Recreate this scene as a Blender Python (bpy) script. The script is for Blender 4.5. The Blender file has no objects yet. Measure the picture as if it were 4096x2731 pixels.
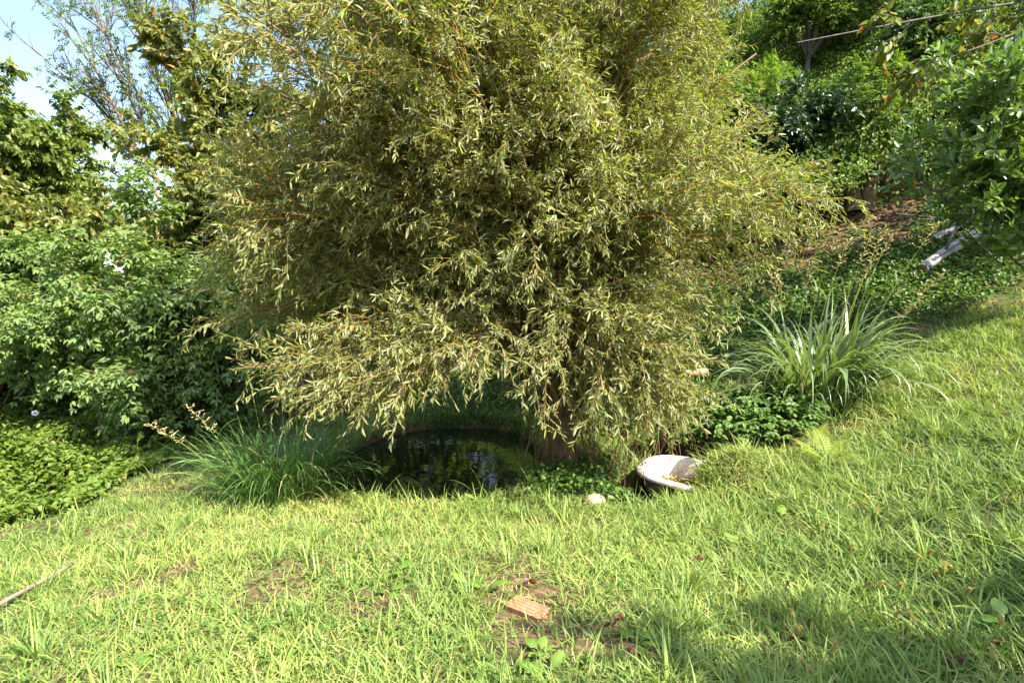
import bpy, math
import numpy as np
from mathutils import Vector

# ------------------------------------------------------------------ camera, sky, sun
C = bpy.context.scene
COL = C.collection
cam_d = bpy.data.cameras.new("camera"); cam = bpy.data.objects.new("camera", cam_d); COL.objects.link(cam)
cam.location = (0, 0, 1.6); cam.rotation_euler = (math.radians(90 - 6.1), 0, 0)
cam_d.lens = 20; cam_d.sensor_width = 36; cam_d.clip_end = 2000; cam_d.clip_start = 0.05
C.camera = cam
SUN = Vector((0.50, -0.46, 0.73)).normalized()
EXPOSURE = 2.25
sun_d = bpy.data.lights.new("sun", 'SUN'); sun = bpy.data.objects.new("sun", sun_d); COL.objects.link(sun)
sun_d.energy = 3.7; sun_d.angle = math.radians(0.5); sun_d.color = (1.0, 0.94, 0.83)
sun.rotation_euler = SUN.to_track_quat('Z', 'Y').to_euler()
W = bpy.data.worlds.new("World"); C.world = W; W.use_nodes = True
nt = W.node_tree; nt.nodes.clear()
def nd(t, typ, **kw):
    n = t.nodes.new(typ)
    for k, v in kw.items():
        if k in n.inputs.keys() if isinstance(k, str) else False: n.inputs[k].default_value = v
        else: setattr(n, k, v)
    return n
sky = nt.nodes.new('ShaderNodeTexSky'); sky.sky_type = 'NISHITA'; sky.sun_disc = False
sky.sun_elevation = math.asin(SUN.z); sky.sun_rotation = math.atan2(SUN.x, SUN.y)
sky.air_density = 1.0; sky.dust_density = .7; sky.ozone_density = 1.0
tc = nt.nodes.new('ShaderNodeTexCoord')
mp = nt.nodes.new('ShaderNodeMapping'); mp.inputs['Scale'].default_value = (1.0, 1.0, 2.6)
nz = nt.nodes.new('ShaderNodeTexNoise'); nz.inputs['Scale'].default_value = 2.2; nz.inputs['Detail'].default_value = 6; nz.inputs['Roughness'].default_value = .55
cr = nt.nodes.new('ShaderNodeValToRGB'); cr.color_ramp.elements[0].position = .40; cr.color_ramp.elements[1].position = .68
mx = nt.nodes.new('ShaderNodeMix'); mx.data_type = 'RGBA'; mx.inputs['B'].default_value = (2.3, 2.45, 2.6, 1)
ml = nt.nodes.new('ShaderNodeMath'); ml.operation = 'MULTIPLY'; ml.inputs[1].default_value = .6
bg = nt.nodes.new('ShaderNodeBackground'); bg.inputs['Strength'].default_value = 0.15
wo = nt.nodes.new('ShaderNodeOutputWorld')
L = nt.links.new
L(tc.outputs['Generated'], mp.inputs['Vector']); L(mp.outputs['Vector'], nz.inputs['Vector']); L(nz.outputs['Fac'], cr.inputs['Fac'])
L(cr.outputs['Color'], ml.inputs[0]); L(ml.outputs[0], mx.inputs['Factor']); L(sky.outputs['Color'], mx.inputs['A'])
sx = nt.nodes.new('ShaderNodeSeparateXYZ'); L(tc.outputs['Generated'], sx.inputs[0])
mrz = nt.nodes.new('ShaderNodeMapRange'); mrz.inputs[1].default_value = .40; mrz.inputs[2].default_value = .80; mrz.inputs[3].default_value = .52; mrz.inputs[4].default_value = 1.3; L(sx.outputs['Z'], mrz.inputs[0])  # sky graded by height: dimmed low down, brightened overhead for added fill light
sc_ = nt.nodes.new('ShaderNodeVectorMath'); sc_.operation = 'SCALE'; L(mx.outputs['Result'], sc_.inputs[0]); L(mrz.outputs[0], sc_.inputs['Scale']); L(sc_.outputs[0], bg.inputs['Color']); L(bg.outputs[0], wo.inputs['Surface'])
C.view_settings.view_transform = 'Standard'; C.view_settings.look = 'None'; C.view_settings.gamma = 1
C.view_settings.exposure = EXPOSURE
C.cycles.max_bounces = 9; C.cycles.diffuse_bounces = 6; C.cycles.glossy_bounces = 3; C.cycles.transmission_bounces = 5
C.cycles.transparent_max_bounces = 4; C.cycles.caustics_reflective = False; C.cycles.caustics_refractive = False

# ------------------------------------------------------------------ helpers
RNG = np.random.default_rng
def norm(v): return v / np.maximum(np.linalg.norm(v, axis=-1, keepdims=True), 1e-9)
def sm(x, a, b):
    t = np.clip((x - a) / (b - a), 0, 1); return t * t * (3 - 2 * t)
def sp(x, k=3.0): return np.logaddexp(0, np.asarray(x, float) * k) / k
def hash3(i, j, k):
    n = (i * 374761393 + j * 668265263 + k * 1274126177) & 0x7fffffff
    n = ((n ^ (n >> 13)) * 1274126177) & 0x7fffffff
    n = (n ^ (n >> 16)) & 0xffff
    return n / 65535.0
def vnoise(p, scale, seed=0):
    p = np.asarray(p, float) * scale + seed * 17.31
    i = np.floor(p).astype(np.int64); f = p - i; f = f * f * (3 - 2 * f); r = 0
    for a in (0, 1):
        for b in (0, 1):
            for c in (0, 1):
                w = (f[..., 0] if a else 1 - f[..., 0]) * (f[..., 1] if b else 1 - f[..., 1]) * (f[..., 2] if c else 1 - f[..., 2])
                r = r + w * hash3(i[..., 0] + a, i[..., 1] + b, i[..., 2] + c)
    return r
def fbm(p, scale, seed=0, o=3):
    r = 0; a = .5
    for k in range(o): r = r + a * vnoise(p, scale * 2 ** k, seed + k); a *= .5
    return r / (1 - .5 ** o)
def xy0(x, y): return np.stack([x, y, np.zeros_like(x)], -1)

class Acc:                                   # gathers geometry for ONE mesh object
    def __init__(s): s.V = []; s.F = []; s.A = []; s.n = 0
    def add(s, V, F, A=None):
        V = np.asarray(V, float).reshape(-1, 3)
        if A is None: A = np.full((len(V), 3), .5)
        s.V.append(V); s.A.append(np.asarray(A, float).reshape(-1, 3))
        for f in F: s.F.append(np.asarray(f, np.int64) + s.n)
        s.n += len(V); return s
    def build(s, name, mat, parent=None, smooth=True, loc=None):
        V = np.concatenate(s.V); A = np.concatenate(s.A)
        if loc is not None: V = V - np.asarray(loc)
        me = bpy.data.meshes.new(name)
        sizes = np.concatenate([np.full(len(f), f.shape[1]) for f in s.F]); idx = np.concatenate([f.ravel() for f in s.F])
        me.vertices.add(len(V)); me.vertices.foreach_set('co', V.astype(np.float32).ravel())
        me.loops.add(len(idx)); me.loops.foreach_set('vertex_index', idx.astype(np.int32))
        st = np.concatenate([[0], np.cumsum(sizes)[:-1]])
        me.polygons.add(len(sizes)); me.polygons.foreach_set('loop_start', st.astype(np.int32)); me.polygons.foreach_set('loop_total', sizes.astype(np.int32))
        me.polygons.foreach_set('use_smooth', np.full(len(sizes), smooth))
        at = me.attributes.new('tint', 'FLOAT_COLOR', 'POINT')
        at.data.foreach_set('color', np.concatenate([A, np.ones((len(A), 1))], 1).astype(np.float32).ravel())
        me.update(calc_edges=True); me.materials.append(mat)
        o = bpy.data.objects.new(name, me); COL.objects.link(o)
        if loc is not None: o.location = loc
        if parent: o.parent = parent; 
        return o
def empty(name, loc, rz=0):
    o = bpy.data.objects.new(name, None); o.empty_display_size = .1; COL.objects.link(o); o.location = loc; o.rotation_euler.z = rz; return o
def tag(o, label=None, cat=None, group=None, kind=None):
    if label: o['label'] = label
    if cat: o['category'] = cat
    if group: o['group'] = group
    if kind: o['kind'] = kind
    return o
def part(acc, name, mat, root, smooth=True):     # world-space geometry hung under a thing's empty (no rotation)
    o = acc.build(name, mat, None, smooth); o.parent = root; o.location = -root.location; return o

# ------------------------------------------------------------------ materials
def ramp(t, stops):
    r = t.nodes.new('ShaderNodeValToRGB'); e = r.color_ramp.elements
    while len(e) < len(stops): e.new(.5)
    for k, (p, c) in enumerate(stops): e[k].position = p; e[k].color = (*c, 1)
    return r
def leaf_mat(name, stops, trans=.33, rough=.45, spec=.35, under=None, tip=None, tboost=(1.5, 1.45, .7)):
    m = bpy.data.materials.new(name); m.use_nodes = True; t = m.node_tree; t.nodes.clear(); K = t.links.new
    a = t.nodes.new('ShaderNodeAttribute'); a.attribute_name = 'tint'; s = t.nodes.new('ShaderNodeSeparateColor'); K(a.outputs['Color'], s.inputs[0])
    r = ramp(t, stops); K(s.outputs[0], r.inputs['Fac']); c = r.outputs['Color']
    # blotches of wear on the leaf itself
    g = t.nodes.new('ShaderNodeNewGeometry')
    if tip:
        q = t.nodes.new('ShaderNodeMix'); q.data_type = 'RGBA'; K(c, q.inputs['A']); q.inputs['B'].default_value = (*tip, 1)
        mr = t.nodes.new('ShaderNodeMapRange'); mr.inputs[1].default_value = .55; mr.inputs[2].default_value = 1.0; K(s.outputs[1], mr.inputs[0])
        mm = t.nodes.new('ShaderNodeMath'); mm.operation = 'MULTIPLY'; K(mr.outputs[0], mm.inputs[0]); K(s.outputs[2], mm.inputs[1]); K(mm.outputs[0], q.inputs['Factor']); c = q.outputs['Result']
    cf = c
    if under:
        q = t.nodes.new('ShaderNodeMix'); q.data_type = 'RGBA'; K(c, q.inputs['A']); q.inputs['B'].default_value = (*under[0], 1)
        mm = t.nodes.new('ShaderNodeMath'); mm.operation = 'MULTIPLY'; K(g.outputs['Backfacing'], mm.inputs[0]); mm.inputs[1].default_value = under[1]; K(mm.outputs[0], q.inputs['Factor']); cf = q.outputs['Result']
    p = t.nodes.new('ShaderNodeBsdfPrincipled'); K(cf, p.inputs['Base Color']); p.inputs['Roughness'].default_value = rough; p.inputs['Specular IOR Level'].default_value = spec
    tr = t.nodes.new('ShaderNodeBsdfTranslucent'); q = t.nodes.new('ShaderNodeMix'); q.data_type = 'RGBA'; q.blend_type = 'MULTIPLY'; q.inputs['Factor'].default_value = 1; K(c, q.inputs['A']); q.inputs['B'].default_value = (*tboost, 1); K(q.outputs['Result'], tr.inputs['Color'])
    x = t.nodes.new('ShaderNodeMixShader'); x.inputs[0].default_value = trans; K(p.outputs[0], x.inputs[1]); K(tr.outputs[0], x.inputs[2])
    o = t.nodes.new('ShaderNodeOutputMaterial'); K(x.outputs[0], o.inputs[0]); return m
def rough_mat(name, stops, scale=(8, 8, 8), rough=.8, spec=.2, bump=.4, detail=8, coords='Object', bscale=None):
    m = bpy.data.materials.new(name); m.use_nodes = True; t = m.node_tree; K = t.links.new; p = t.nodes['Principled BSDF']
    c = t.nodes.new('ShaderNodeTexCoord'); mp = t.nodes.new('ShaderNodeMapping'); mp.inputs['Scale'].default_value = scale; K(c.outputs[coords], mp.inputs[0])
    n = t.nodes.new('ShaderNodeTexNoise'); n.inputs['Scale'].default_value = 1; n.inputs['Detail'].default_value = detail; n.inputs['Roughness'].default_value = .65; K(mp.outputs[0], n.inputs['Vector'])
    r = ramp(t, stops); K(n.outputs['Fac'], r.inputs['Fac']); K(r.outputs['Color'], p.inputs['Base Color'])
    p.inputs['Roughness'].default_value = rough; p.inputs['Specular IOR Level'].default_value = spec
    b = t.nodes.new('ShaderNodeBump'); b.inputs['Strength'].default_value = bump; b.inputs['Distance'].default_value = .02; K(n.outputs['Fac'], b.inputs['Height']); K(b.outputs[0], p.inputs['Normal'])
    return m
def tint_mat(name, stops, rough=.7, spec=.2):
    m = bpy.data.materials.new(name); m.use_nodes = True; t = m.node_tree; K = t.links.new; p = t.nodes['Principled BSDF']
    a = t.nodes.new('ShaderNodeAttribute'); a.attribute_name = 'tint'; s = t.nodes.new('ShaderNodeSeparateColor'); K(a.outputs['Color'], s.inputs[0])
    r = ramp(t, stops); K(s.outputs[0], r.inputs['Fac']); K(r.outputs['Color'], p.inputs['Base Color']); p.inputs['Roughness'].default_value = rough; p.inputs['Specular IOR Level'].default_value = spec
    return m
M = {}
M['willow'] = leaf_mat('willow_leaf', [(0, (.090, .122, .024)), (.35, (.185, .220, .042)), (.65, (.285, .300, .070)), (.88, (.40, .37, .15)), (.95, (.18, .30, .03)), (1, (.28, .39, .04))], .40, .48, .4, under=((.34, .33, .20), .5))
M['twig'] = tint_mat('willow_twig', [(0, (.16, .085, .02)), (.6, (.28, .16, .035)), (1, (.20, .17, .04))], .5, .4)
M['bark'] = rough_mat('willow_bark', [(.3, (.05, .032, .018)), (.55, (.15, .10, .05)), (.75, (.24, .17, .09))], (14, 14, 4))
M['deadstem'] = tint_mat('dead_stem', [(0, (.09, .05, .025)), (.5, (.24, .13, .06)), (1, (.36, .23, .12))])
M['grass'] = leaf_mat('lawn_grass', [(0, (.066, .125, .032)), (.3, (.145, .220, .048)), (.6, (.245, .315, .070)), (.85, (.36, .395, .105)), (.94, (.34, .33, .11)), (1, (.38, .28, .14))], .38, .52, .25, tboost=(1.35, 1.35, .8))
M['tall'] = leaf_mat('tall_grass_blade', [(0, (.075, .13, .03)), (.5, (.14, .21, .06)), (.85, (.20, .265, .10)), (1, (.30, .29, .10))], .36, .40, .45, under=((.16, .20, .10), .4))
M['reed'] = leaf_mat('pond_reed_blade', [(0, (.050, .115, .028)), (.5, (.095, .18, .042)), (.9, (.16, .25, .07)), (1, (.30, .27, .10))], .36, .45, .35)
M['vine'] = leaf_mat('vine_leaf', [(0, (.050, .095, .014)), (.5, (.115, .18, .022)), (.85, (.19, .245, .035)), (1, (.28, .24, .07))], .32, .5, .3)
M['ivy'] = leaf_mat('hillside_leaf', [(0, (.045, .092, .012)), (.45, (.105, .170, .019)), (.8, (.19, .255, .036)), (.96, (.25, .30, .05)), (1, (.30, .22, .08))], .36, .48, .25)
M['cover'] = leaf_mat('ground_cover_leaf', [(0, (.040, .085, .018)), (.6, (.085, .15, .028)), (.95, (.14, .21, .038)), (1, (.22, .17, .07))], .3, .5, .3)
M['creeper'] = leaf_mat('creeper_leaf', [(0, (.045, .095, .018)), (.6, (.095, .17, .028)), (1, (.17, .24, .045))], .32, .45, .35)
M['elder'] = leaf_mat('shrub_leaf', [(0, (.050, .115, .022)), (.5, (.12, .205, .04)), (.85, (.20, .285, .06)), (1, (.29, .38, .05))], .42, .5, .35, under=((.20, .26, .10), .5))
M['persimmon'] = leaf_mat('brown_edged_leaf', [(0, (.065, .098, .016)), (.45, (.145, .185, .032)), (.75, (.24, .235, .055)), (.9, (.33, .225, .075)), (1, (.40, .20, .06))], .44, .38, .45, tip=(.26, .13, .05))
M['broad'] = leaf_mat('broad_tree_leaf', [(0, (.060, .100, .016)), (.5, (.145, .20, .032)), (.85, (.23, .265, .055)), (1, (.30, .24, .08))], .44, .42, .4)
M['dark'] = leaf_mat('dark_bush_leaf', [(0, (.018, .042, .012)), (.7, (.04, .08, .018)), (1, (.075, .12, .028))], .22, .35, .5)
M['locust'] = leaf_mat('locust_leaf', [(0, (.065, .125, .014)), (.6, (.125, .21, .02)), (1, (.20, .28, .035))], .40, .5, .25)
M['laurel'] = leaf_mat('laurel_leaf', [(0, (.055, .120, .025)), (.6, (.125, .21, .045)), (.9, (.21, .30, .06)), (1, (.26, .32, .05))], .34, .34, .55, under=((.17, .23, .08), .6))
M['over'] = leaf_mat('overhanging_leaf', [(0, (.065, .098, .012)), (.5, (.14, .17, .018)), (.85, (.23, .21, .03)), (.93, (.30, .14, .04)), (1, (.25, .08, .03))], .42, .42, .35, tip=(.26, .12, .03))
M['fern'] = leaf_mat('fern_frond', [(0, (.07, .14, .02)), (1, (.16, .25, .03))], .38, .5, .3)
M['lfern'] = leaf_mat('pale_fern_frond', [(0, (.20, .27, .03)), (1, (.32, .38, .06))], .38, .5, .3)
M['dock'] = leaf_mat('dock_leaf', [(0, (.095, .185, .025)), (1, (.20, .30, .05))], .38, .42, .4)
M['clover'] = leaf_mat('clover_leaf', [(0, (.06, .13, .02)), (1, (.14, .23, .04))], .33, .5, .3)
M['dead'] = leaf_mat('dead_leaf', [(0, (.06, .016, .012)), (.5, (.11, .030, .020)), (1, (.19, .08, .045))], .12, .5, .4)
M['litter'] = leaf_mat('leaf_litter', [(0, (.07, .034, .018)), (.5, (.14, .07, .034)), (1, (.26, .15, .08))], .1, .6, .25)
M['seed'] = leaf_mat('seed_head', [(0, (.24, .19, .08)), (.6, (.36, .29, .14)), (1, (.46, .40, .24))], .25, .7, .1)
M['foxseed'] = leaf_mat('foxtail_bristle', [(0, (.32, .27, .09)), (.6, (.46, .40, .15)), (1, (.55, .50, .22))], .35, .7, .1)
M['stalk'] = leaf_mat('grass_stalk', [(0, (.12, .18, .03)), (1, (.26, .29, .06))], .2, .5, .3)
M['shrubwood'] = rough_mat('reddish_shrub_bark', [(.3, (.09, .045, .022)), (.6, (.24, .125, .06)), (.8, (.34, .20, .11))], (10, 10, 5))
M['greywood'] = rough_mat('grey_bark', [(.3, (.05, .042, .034)), (.55, (.12, .105, .088)), (.75, (.20, .18, .155))], (10, 10, 6))
M['ochrewood'] = rough_mat('lichened_bark', [(.3, (.09, .06, .028)), (.55, (.19, .13, .05)), (.75, (.28, .21, .085))], (6, 6, 3))
M['log'] = rough_mat('weathered_log', [(.3, (.09, .085, .08)), (.5, (.22, .21, .195)), (.72, (.33, .315, .295))], (5, 5, 5), bump=.25)
M['logend'] = rough_mat('cut_log_end', [(.3, (.16, .085, .04)), (.7, (.38, .24, .13))], (20, 20, 20))
M['paleend'] = rough_mat('pale_cut_wood', [(.3, (.34, .24, .14)), (.7, (.52, .40, .27))], (20, 20, 20))
M['brick'] = rough_mat('terracotta', [(.3, (.30, .115, .06)), (.55, (.44, .17, .09)), (.8, (.50, .25, .15))], (18, 18, 18), .85)
M['stone'] = rough_mat('tan_stone', [(.3, (.24, .17, .10)), (.7, (.42, .33, .23))], (9, 9, 9))
M['pole'] = rough_mat('weathered_pole', [(.3, (.13, .095, .07)), (.6, (.27, .20, .15)), (.8, (.38, .31, .25))], (40, 3, 40))
M['petal'] = leaf_mat('white_petal', [(0, (.75, .72, .75)), (1, (.8, .78, .8))], .3, .6, .2)
M['algae'] = rough_mat('yellow_algae', [(.3, (.16, .09, .015)), (.5, (.40, .26, .03)), (.8, (.5, .38, .07))], (30, 30, 30), bump=.9)
M['hole'] = rough_mat('painted_hole_shade', [(.3, (.012, .012, .012)), (.8, (.03, .03, .028))], rough=.5)
M['ring'] = rough_mat('tarnished_metal', [(.3, (.12, .12, .11)), (.8, (.3, .3, .28))], rough=.4)
M['straw'] = tint_mat('dry_straw', [(0, (.22, .13, .06)), (1, (.46, .34, .20))])

# ground: soil with straw and moss patches
def ground_material():
    m = bpy.data.materials.new('soil'); m.use_nodes = True; t = m.node_tree; K = t.links.new; p = t.nodes['Principled BSDF']
    c = t.nodes.new('ShaderNodeTexCoord')
    def nz(s, d=6):
        n = t.nodes.new('ShaderNodeTexNoise'); n.inputs['Scale'].default_value = s; n.inputs['Detail'].default_value = d; n.inputs['Roughness'].default_value = .65; K(c.outputs['Object'], n.inputs['Vector']); return n
    a = nz(22, 10); b = nz(1.6); r1 = ramp(t, [(.3, (.045, .028, .016)), (.5, (.115, .068, .038)), (.68, (.23, .145, .085))]); K(a.outputs['Fac'], r1.inputs['Fac'])
    r2 = ramp(t, [(.3, (.022, .035, .010)), (.55, (.05, .075, .018)), (.75, (.11, .10, .04))]); K(a.outputs['Fac'], r2.inputs['Fac'])
    f = ramp(t, [(.45, (0, 0, 0)), (.6, (1, 1, 1))]); K(b.outputs['Fac'], f.inputs['Fac'])
    q = t.nodes.new('ShaderNodeMix'); q.data_type = 'RGBA'; K(f.outputs['Color'], q.inputs['Factor']); K(r1.outputs['Color'], q.inputs['A']); K(r2.outputs['Color'], q.inputs['B']); K(q.outputs['Result'], p.inputs['Base Color'])
    p.inputs['Roughness'].default_value = .95; p.inputs['Specular IOR Level'].default_value = .1
    bp = t.nodes.new('ShaderNodeBump'); bp.inputs['Strength'].default_value = .8; bp.inputs['Distance'].default_value = .02; K(a.outputs['Fac'], bp.inputs['Height']); K(bp.outputs[0], p.inputs['Normal'])
    return m
M['soil'] = ground_material()
def water_material(name, col, ripple=.06):
    m = bpy.data.materials.new(name); m.use_nodes = True; t = m.node_tree; K = t.links.new; p = t.nodes['Principled BSDF']
    p.inputs['Base Color'].default_value = (*col, 1); p.inputs['Roughness'].default_value = .03; p.inputs['IOR'].default_value = 1.33; p.inputs['Specular IOR Level'].default_value = .6
    c = t.nodes.new('ShaderNodeTexCoord'); h = None
    for (x, y, s, amp) in ((-.9, 5.95, 26, 1.0), (-.15, 5.75, 24, .9), (-.6, 6.9, 20, .5)):
        mp = t.nodes.new('ShaderNodeMapping'); mp.inputs['Location'].default_value = (-x, -y, 0); K(c.outputs['Object'], mp.inputs[0])
        w = t.nodes.new('ShaderNodeTexWave'); w.wave_type = 'RINGS'; w.rings_direction = 'Z'; w.inputs['Scale'].default_value = s * .35; w.inputs['Distortion'].default_value = .6; w.inputs['Detail'].default_value = 1; K(mp.outputs[0], w.inputs['Vector'])
        ln = t.nodes.new('ShaderNodeVectorMath'); ln.operation = 'LENGTH'; K(mp.outputs[0], ln.inputs[0])
        fa = t.nodes.new('ShaderNodeMapRange'); fa.inputs[1].default_value = 0; fa.inputs[2].default_value = .55; fa.inputs[3].default_value = amp; fa.inputs[4].default_value = 0; K(ln.outputs['Value'], fa.inputs[0])
        mm = t.nodes.new('ShaderNodeMath'); mm.operation = 'MULTIPLY'; K(w.outputs['Fac'], mm.inputs[0]); K(fa.outputs[0], mm.inputs[1])
        if h is None: h = mm.outputs[0]
        else:
            ad = t.nodes.new('ShaderNodeMath'); ad.operation = 'ADD'; K(h, ad.inputs[0]); K(mm.outputs[0], ad.inputs[1]); h = ad.outputs[0]
    n = t.nodes.new('ShaderNodeTexNoise'); n.inputs['Scale'].default_value = 5; n.inputs['Detail'].default_value = 3; K(c.outputs['Object'], n.inputs['Vector'])
    ad = t.nodes.new('ShaderNodeMath'); ad.operation = 'ADD'; K(h, ad.inputs[0]); K(n.outputs['Fac'], ad.inputs[1])
    b = t.nodes.new('ShaderNodeBump'); b.inputs['Strength'].default_value = ripple; b.inputs['Distance'].default_value = .05; K(ad.outputs[0], b.inputs['Height']); K(b.outputs[0], p.inputs['Normal'])
    return m
M['water'] = water_material('pond_water_surface', (.014, .018, .007), .05)
M['tubwater'] = water_material('tub_water_surface', (.05, .028, .008), .02)

# ------------------------------------------------------------------ terrain
POND = (-0.82, 6.62, 1.24, 1.50); WATER_Z = -0.56
TUB_O = np.array([1.36, 5.84]); TUB_A = math.radians(-37)     # tub: centre of its visible end, axis heading
def tub_uv(x, y):
    c, s = math.cos(TUB_A), math.sin(TUB_A); dx, dy = x - TUB_O[0], y - TUB_O[1]
    return dx * c + dy * s, -dx * s + dy * c
def edge_x(y): return -4.35 + .22 * np.sin(y * 1.3) + .10 * np.sin(y * 3.7 + 1)
def pond_d(x, y):
    a = np.arctan2(y - POND[1], x - POND[0])
    return np.hypot((x - POND[0]) / POND[2], (y - POND[1]) / POND[3]) * (1 + .05 * np.sin(3 * a + .5) + .03 * np.sin(5 * a))
def ground(x, y):
    x = np.asarray(x, float); y = np.asarray(y, float)
    h = -.135 * (sp(y - 1.8, 4) - sp(y - 5.25, 4)) - .055 * sp(-x - 1.5, 3)
    h = h + .31 * (sp(x - 1.7, 3) - sp(x - 14, 1))
    yy = np.minimum(y, 40)
    h = h + .45 * (sp(yy - 9.5, 1.5) - sp(yy - 14, 1.5)) * sm(x, -2, 5)
    q = yy - 13 + .35 * (np.minimum(x, 14) - 6); cap = 5.0 + .35 * np.clip(x, -5, 14)
    hill = 1.25 * (sp(q, 1.5)); hill = cap * (1 - np.exp(-hill / cap * 1.15)) ; h = h + hill * sm(x, -8, 1)
    h = h + .62 * sm(y, 8.0, 10.2) * sm(x, -1.6, .2) * (1 - .6 * sm(x, 2, 5))
    ex = edge_x(y)
    h = h - .45 * sm(-x, -ex, -ex + .7) + .24 * (sp(-x + ex - .6, 3)) * sm(y, 4.5, 8) * (1 - sm(-x, 12, 20))
    h = h + .05 * (fbm(xy0(x, y), .9, 3) - .5) + .03 * (fbm(xy0(x, y), 4, 5) - .5)
    d = pond_d(x, y); h = h - .55 * (1 - sm(d, .86, 1.10))
    u, v = tub_uv(x, y)
    h = h - .24 * np.exp(-((x - 1.30) ** 2 + (y - 5.42) ** 2) / .16)
    inside = (1 - sm(np.abs(v), .30, .38)) * sm(u, -.10, 0) * (1 - sm(u, .50, .68)); h = h + .26 * np.exp(-((x - 2.12) ** 2 + (y - 5.28) ** 2) / .13)
    h = h * (1 - inside) + np.minimum(h, -.80) * inside
    return h
def gz(x, y): return float(ground(np.array([x]), np.array([y]))[0])
def axis_steps(segs):
    out = []
    for a, b, n in segs: out.append(np.linspace(a, b, n, endpoint=False))
    return np.concatenate(out + [[segs[-1][1]]])
gx = axis_steps([(-400, -30, 24), (-30, -7, 46), (-7, 6, 230), (6, 16, 50), (16, 40, 30), (40, 400, 24)])
gy = axis_steps([(-60, 1, 24), (1, 11, 180), (11, 26, 70), (26, 60, 24), (60, 500, 24)])
X, Y = np.meshgrid(gx, gy); Z = ground(X.ravel(), Y.ravel())
n0, n1 = len(gy), len(gx); ii = (np.arange(n0 - 1)[:, None] * n1 + np.arange(n1 - 1)[None]).ravel()
g = Acc().add(np.stack([X.ravel(), Y.ravel(), Z], -1), [np.stack([ii, ii + 1, ii + 1 + n1, ii + n1], -1)])
tag(g.build('ground', M['soil']), kind='structure')
a = np.linspace(0, 2 * np.pi, 96, endpoint=False)
rr = np.array([0, .3, .6, .9, 1.2]); V = [(POND[0] + r * POND[2] * math.cos(t), POND[1] + r * POND[3] * math.sin(t), WATER_Z) for r in rr[1:] for t in a]
V = [(POND[0], POND[1], WATER_Z)] + V; k = np.arange(96); F3 = np.stack([np.zeros(96, int), 1 + k, 1 + (k + 1) % 96], -1)
F4 = np.concatenate([np.stack([1 + r * 96 + k, 1 + (r + 1) * 96 + k, 1 + (r + 1) * 96 + (k + 1) % 96, 1 + r * 96 + (k + 1) % 96], -1) for r in range(3)])
tag(Acc().add(V, [F3, F4]).build('water', M['water']), kind='structure')

# ------------------------------------------------------------------ plant builders (all vectorised)
def tubes(acc, P, R, s=4, tint=None, cap=False):
    P = np.asarray(P, float); n, K, _ = P.shape; R = np.broadcast_to(np.asarray(R, float), (n, K))
    T = norm(np.gradient(P, axis=1)); m = norm(P[:, -1] - P[:, 0])
    ref = np.where(np.abs(m[:, 2:3]) < .9, np.array([[0, 0, 1.]]), np.array([[1., 0, 0]]))[:, None]
    U = norm(np.cross(T, ref)); Wv = np.cross(T, U)
    a = np.linspace(0, 2 * np.pi, s, endpoint=False)
    V = P[:, :, None] + R[:, :, None, None] * (U[:, :, None] * np.cos(a)[:, None] + Wv[:, :, None] * np.sin(a)[:, None])
    b = (np.arange(n)[:, None, None] * K + np.arange(K - 1)[None, :, None]) * s; j = np.arange(s)[None, None]; j2 = (j + 1) % s
    F = [np.stack([b + j, b + j2, b + s + j2, b + s + j], -1).reshape(-1, 4)]
    if cap:
        e = np.arange(n)[:, None] * K * s + np.arange(s)[None]; F += [e[:, ::-1], e + (K - 1) * s]
    A = np.zeros((n, K, s, 3)); A[..., 0] = (np.full(n, .5) if tint is None else tint)[:, None, None]; A[..., 1] = np.linspace(0, 1, K)[None, :, None]
    acc.add(V, F, A); return acc
LEAF = {'lance': ((.30, .68), (.46, .40)), 'ovate': ((.27, .66), (.50, .38)), 'heart': ((.10, .52), (.46, .40)), 'ellip': ((.28, .72), (.46, .44)), 'oblong': ((.2, .7), (.42, .5))}
def leaves(acc, pos, d, n, Ln, Wd, rng, kind='ovate', tint=None, curl=.25, fold=.25, b=None):
    N = len(pos); d = norm(d); side = norm(np.cross(d, n)); n2 = np.cross(side, d)
    (u1, u2), (v1, v2) = LEAF[kind]
    u = np.array([0, u1, u2, 1, u2, u1]); v = np.array([0, -v1, -v2, 0, v2, v1])
    cl = curl * rng.uniform(.2, 1.8, (N, 1)); Ln = np.broadcast_to(np.asarray(Ln, float), (N,))[:, None]; Wd = np.broadcast_to(np.asarray(Wd, float), (N,))[:, None]
    al = (u - .25 * cl * u ** 2) * Ln; ac = v * Wd; up = fold * np.abs(v) * Wd - cl * u ** 2 * Ln
    V = pos[:, None] + al[..., None] * d[:, None] + ac[..., None] * side[:, None] + up[..., None] * n2[:, None]
    o = np.arange(N)[:, None] * 6
    A = np.zeros((N, 6, 3)); A[..., 0] = np.clip(rng.uniform(0, 1, N) if tint is None else tint, 0, 1)[:, None]; A[..., 1] = u; A[..., 2] = (rng.uniform(0, 1, N) ** 2 if b is None else b)[:, None]
    acc.add(V, [o + np.array([[0, 1, 2, 3]]), o + np.array([[0, 3, 4, 5]])], A); return acc
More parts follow.
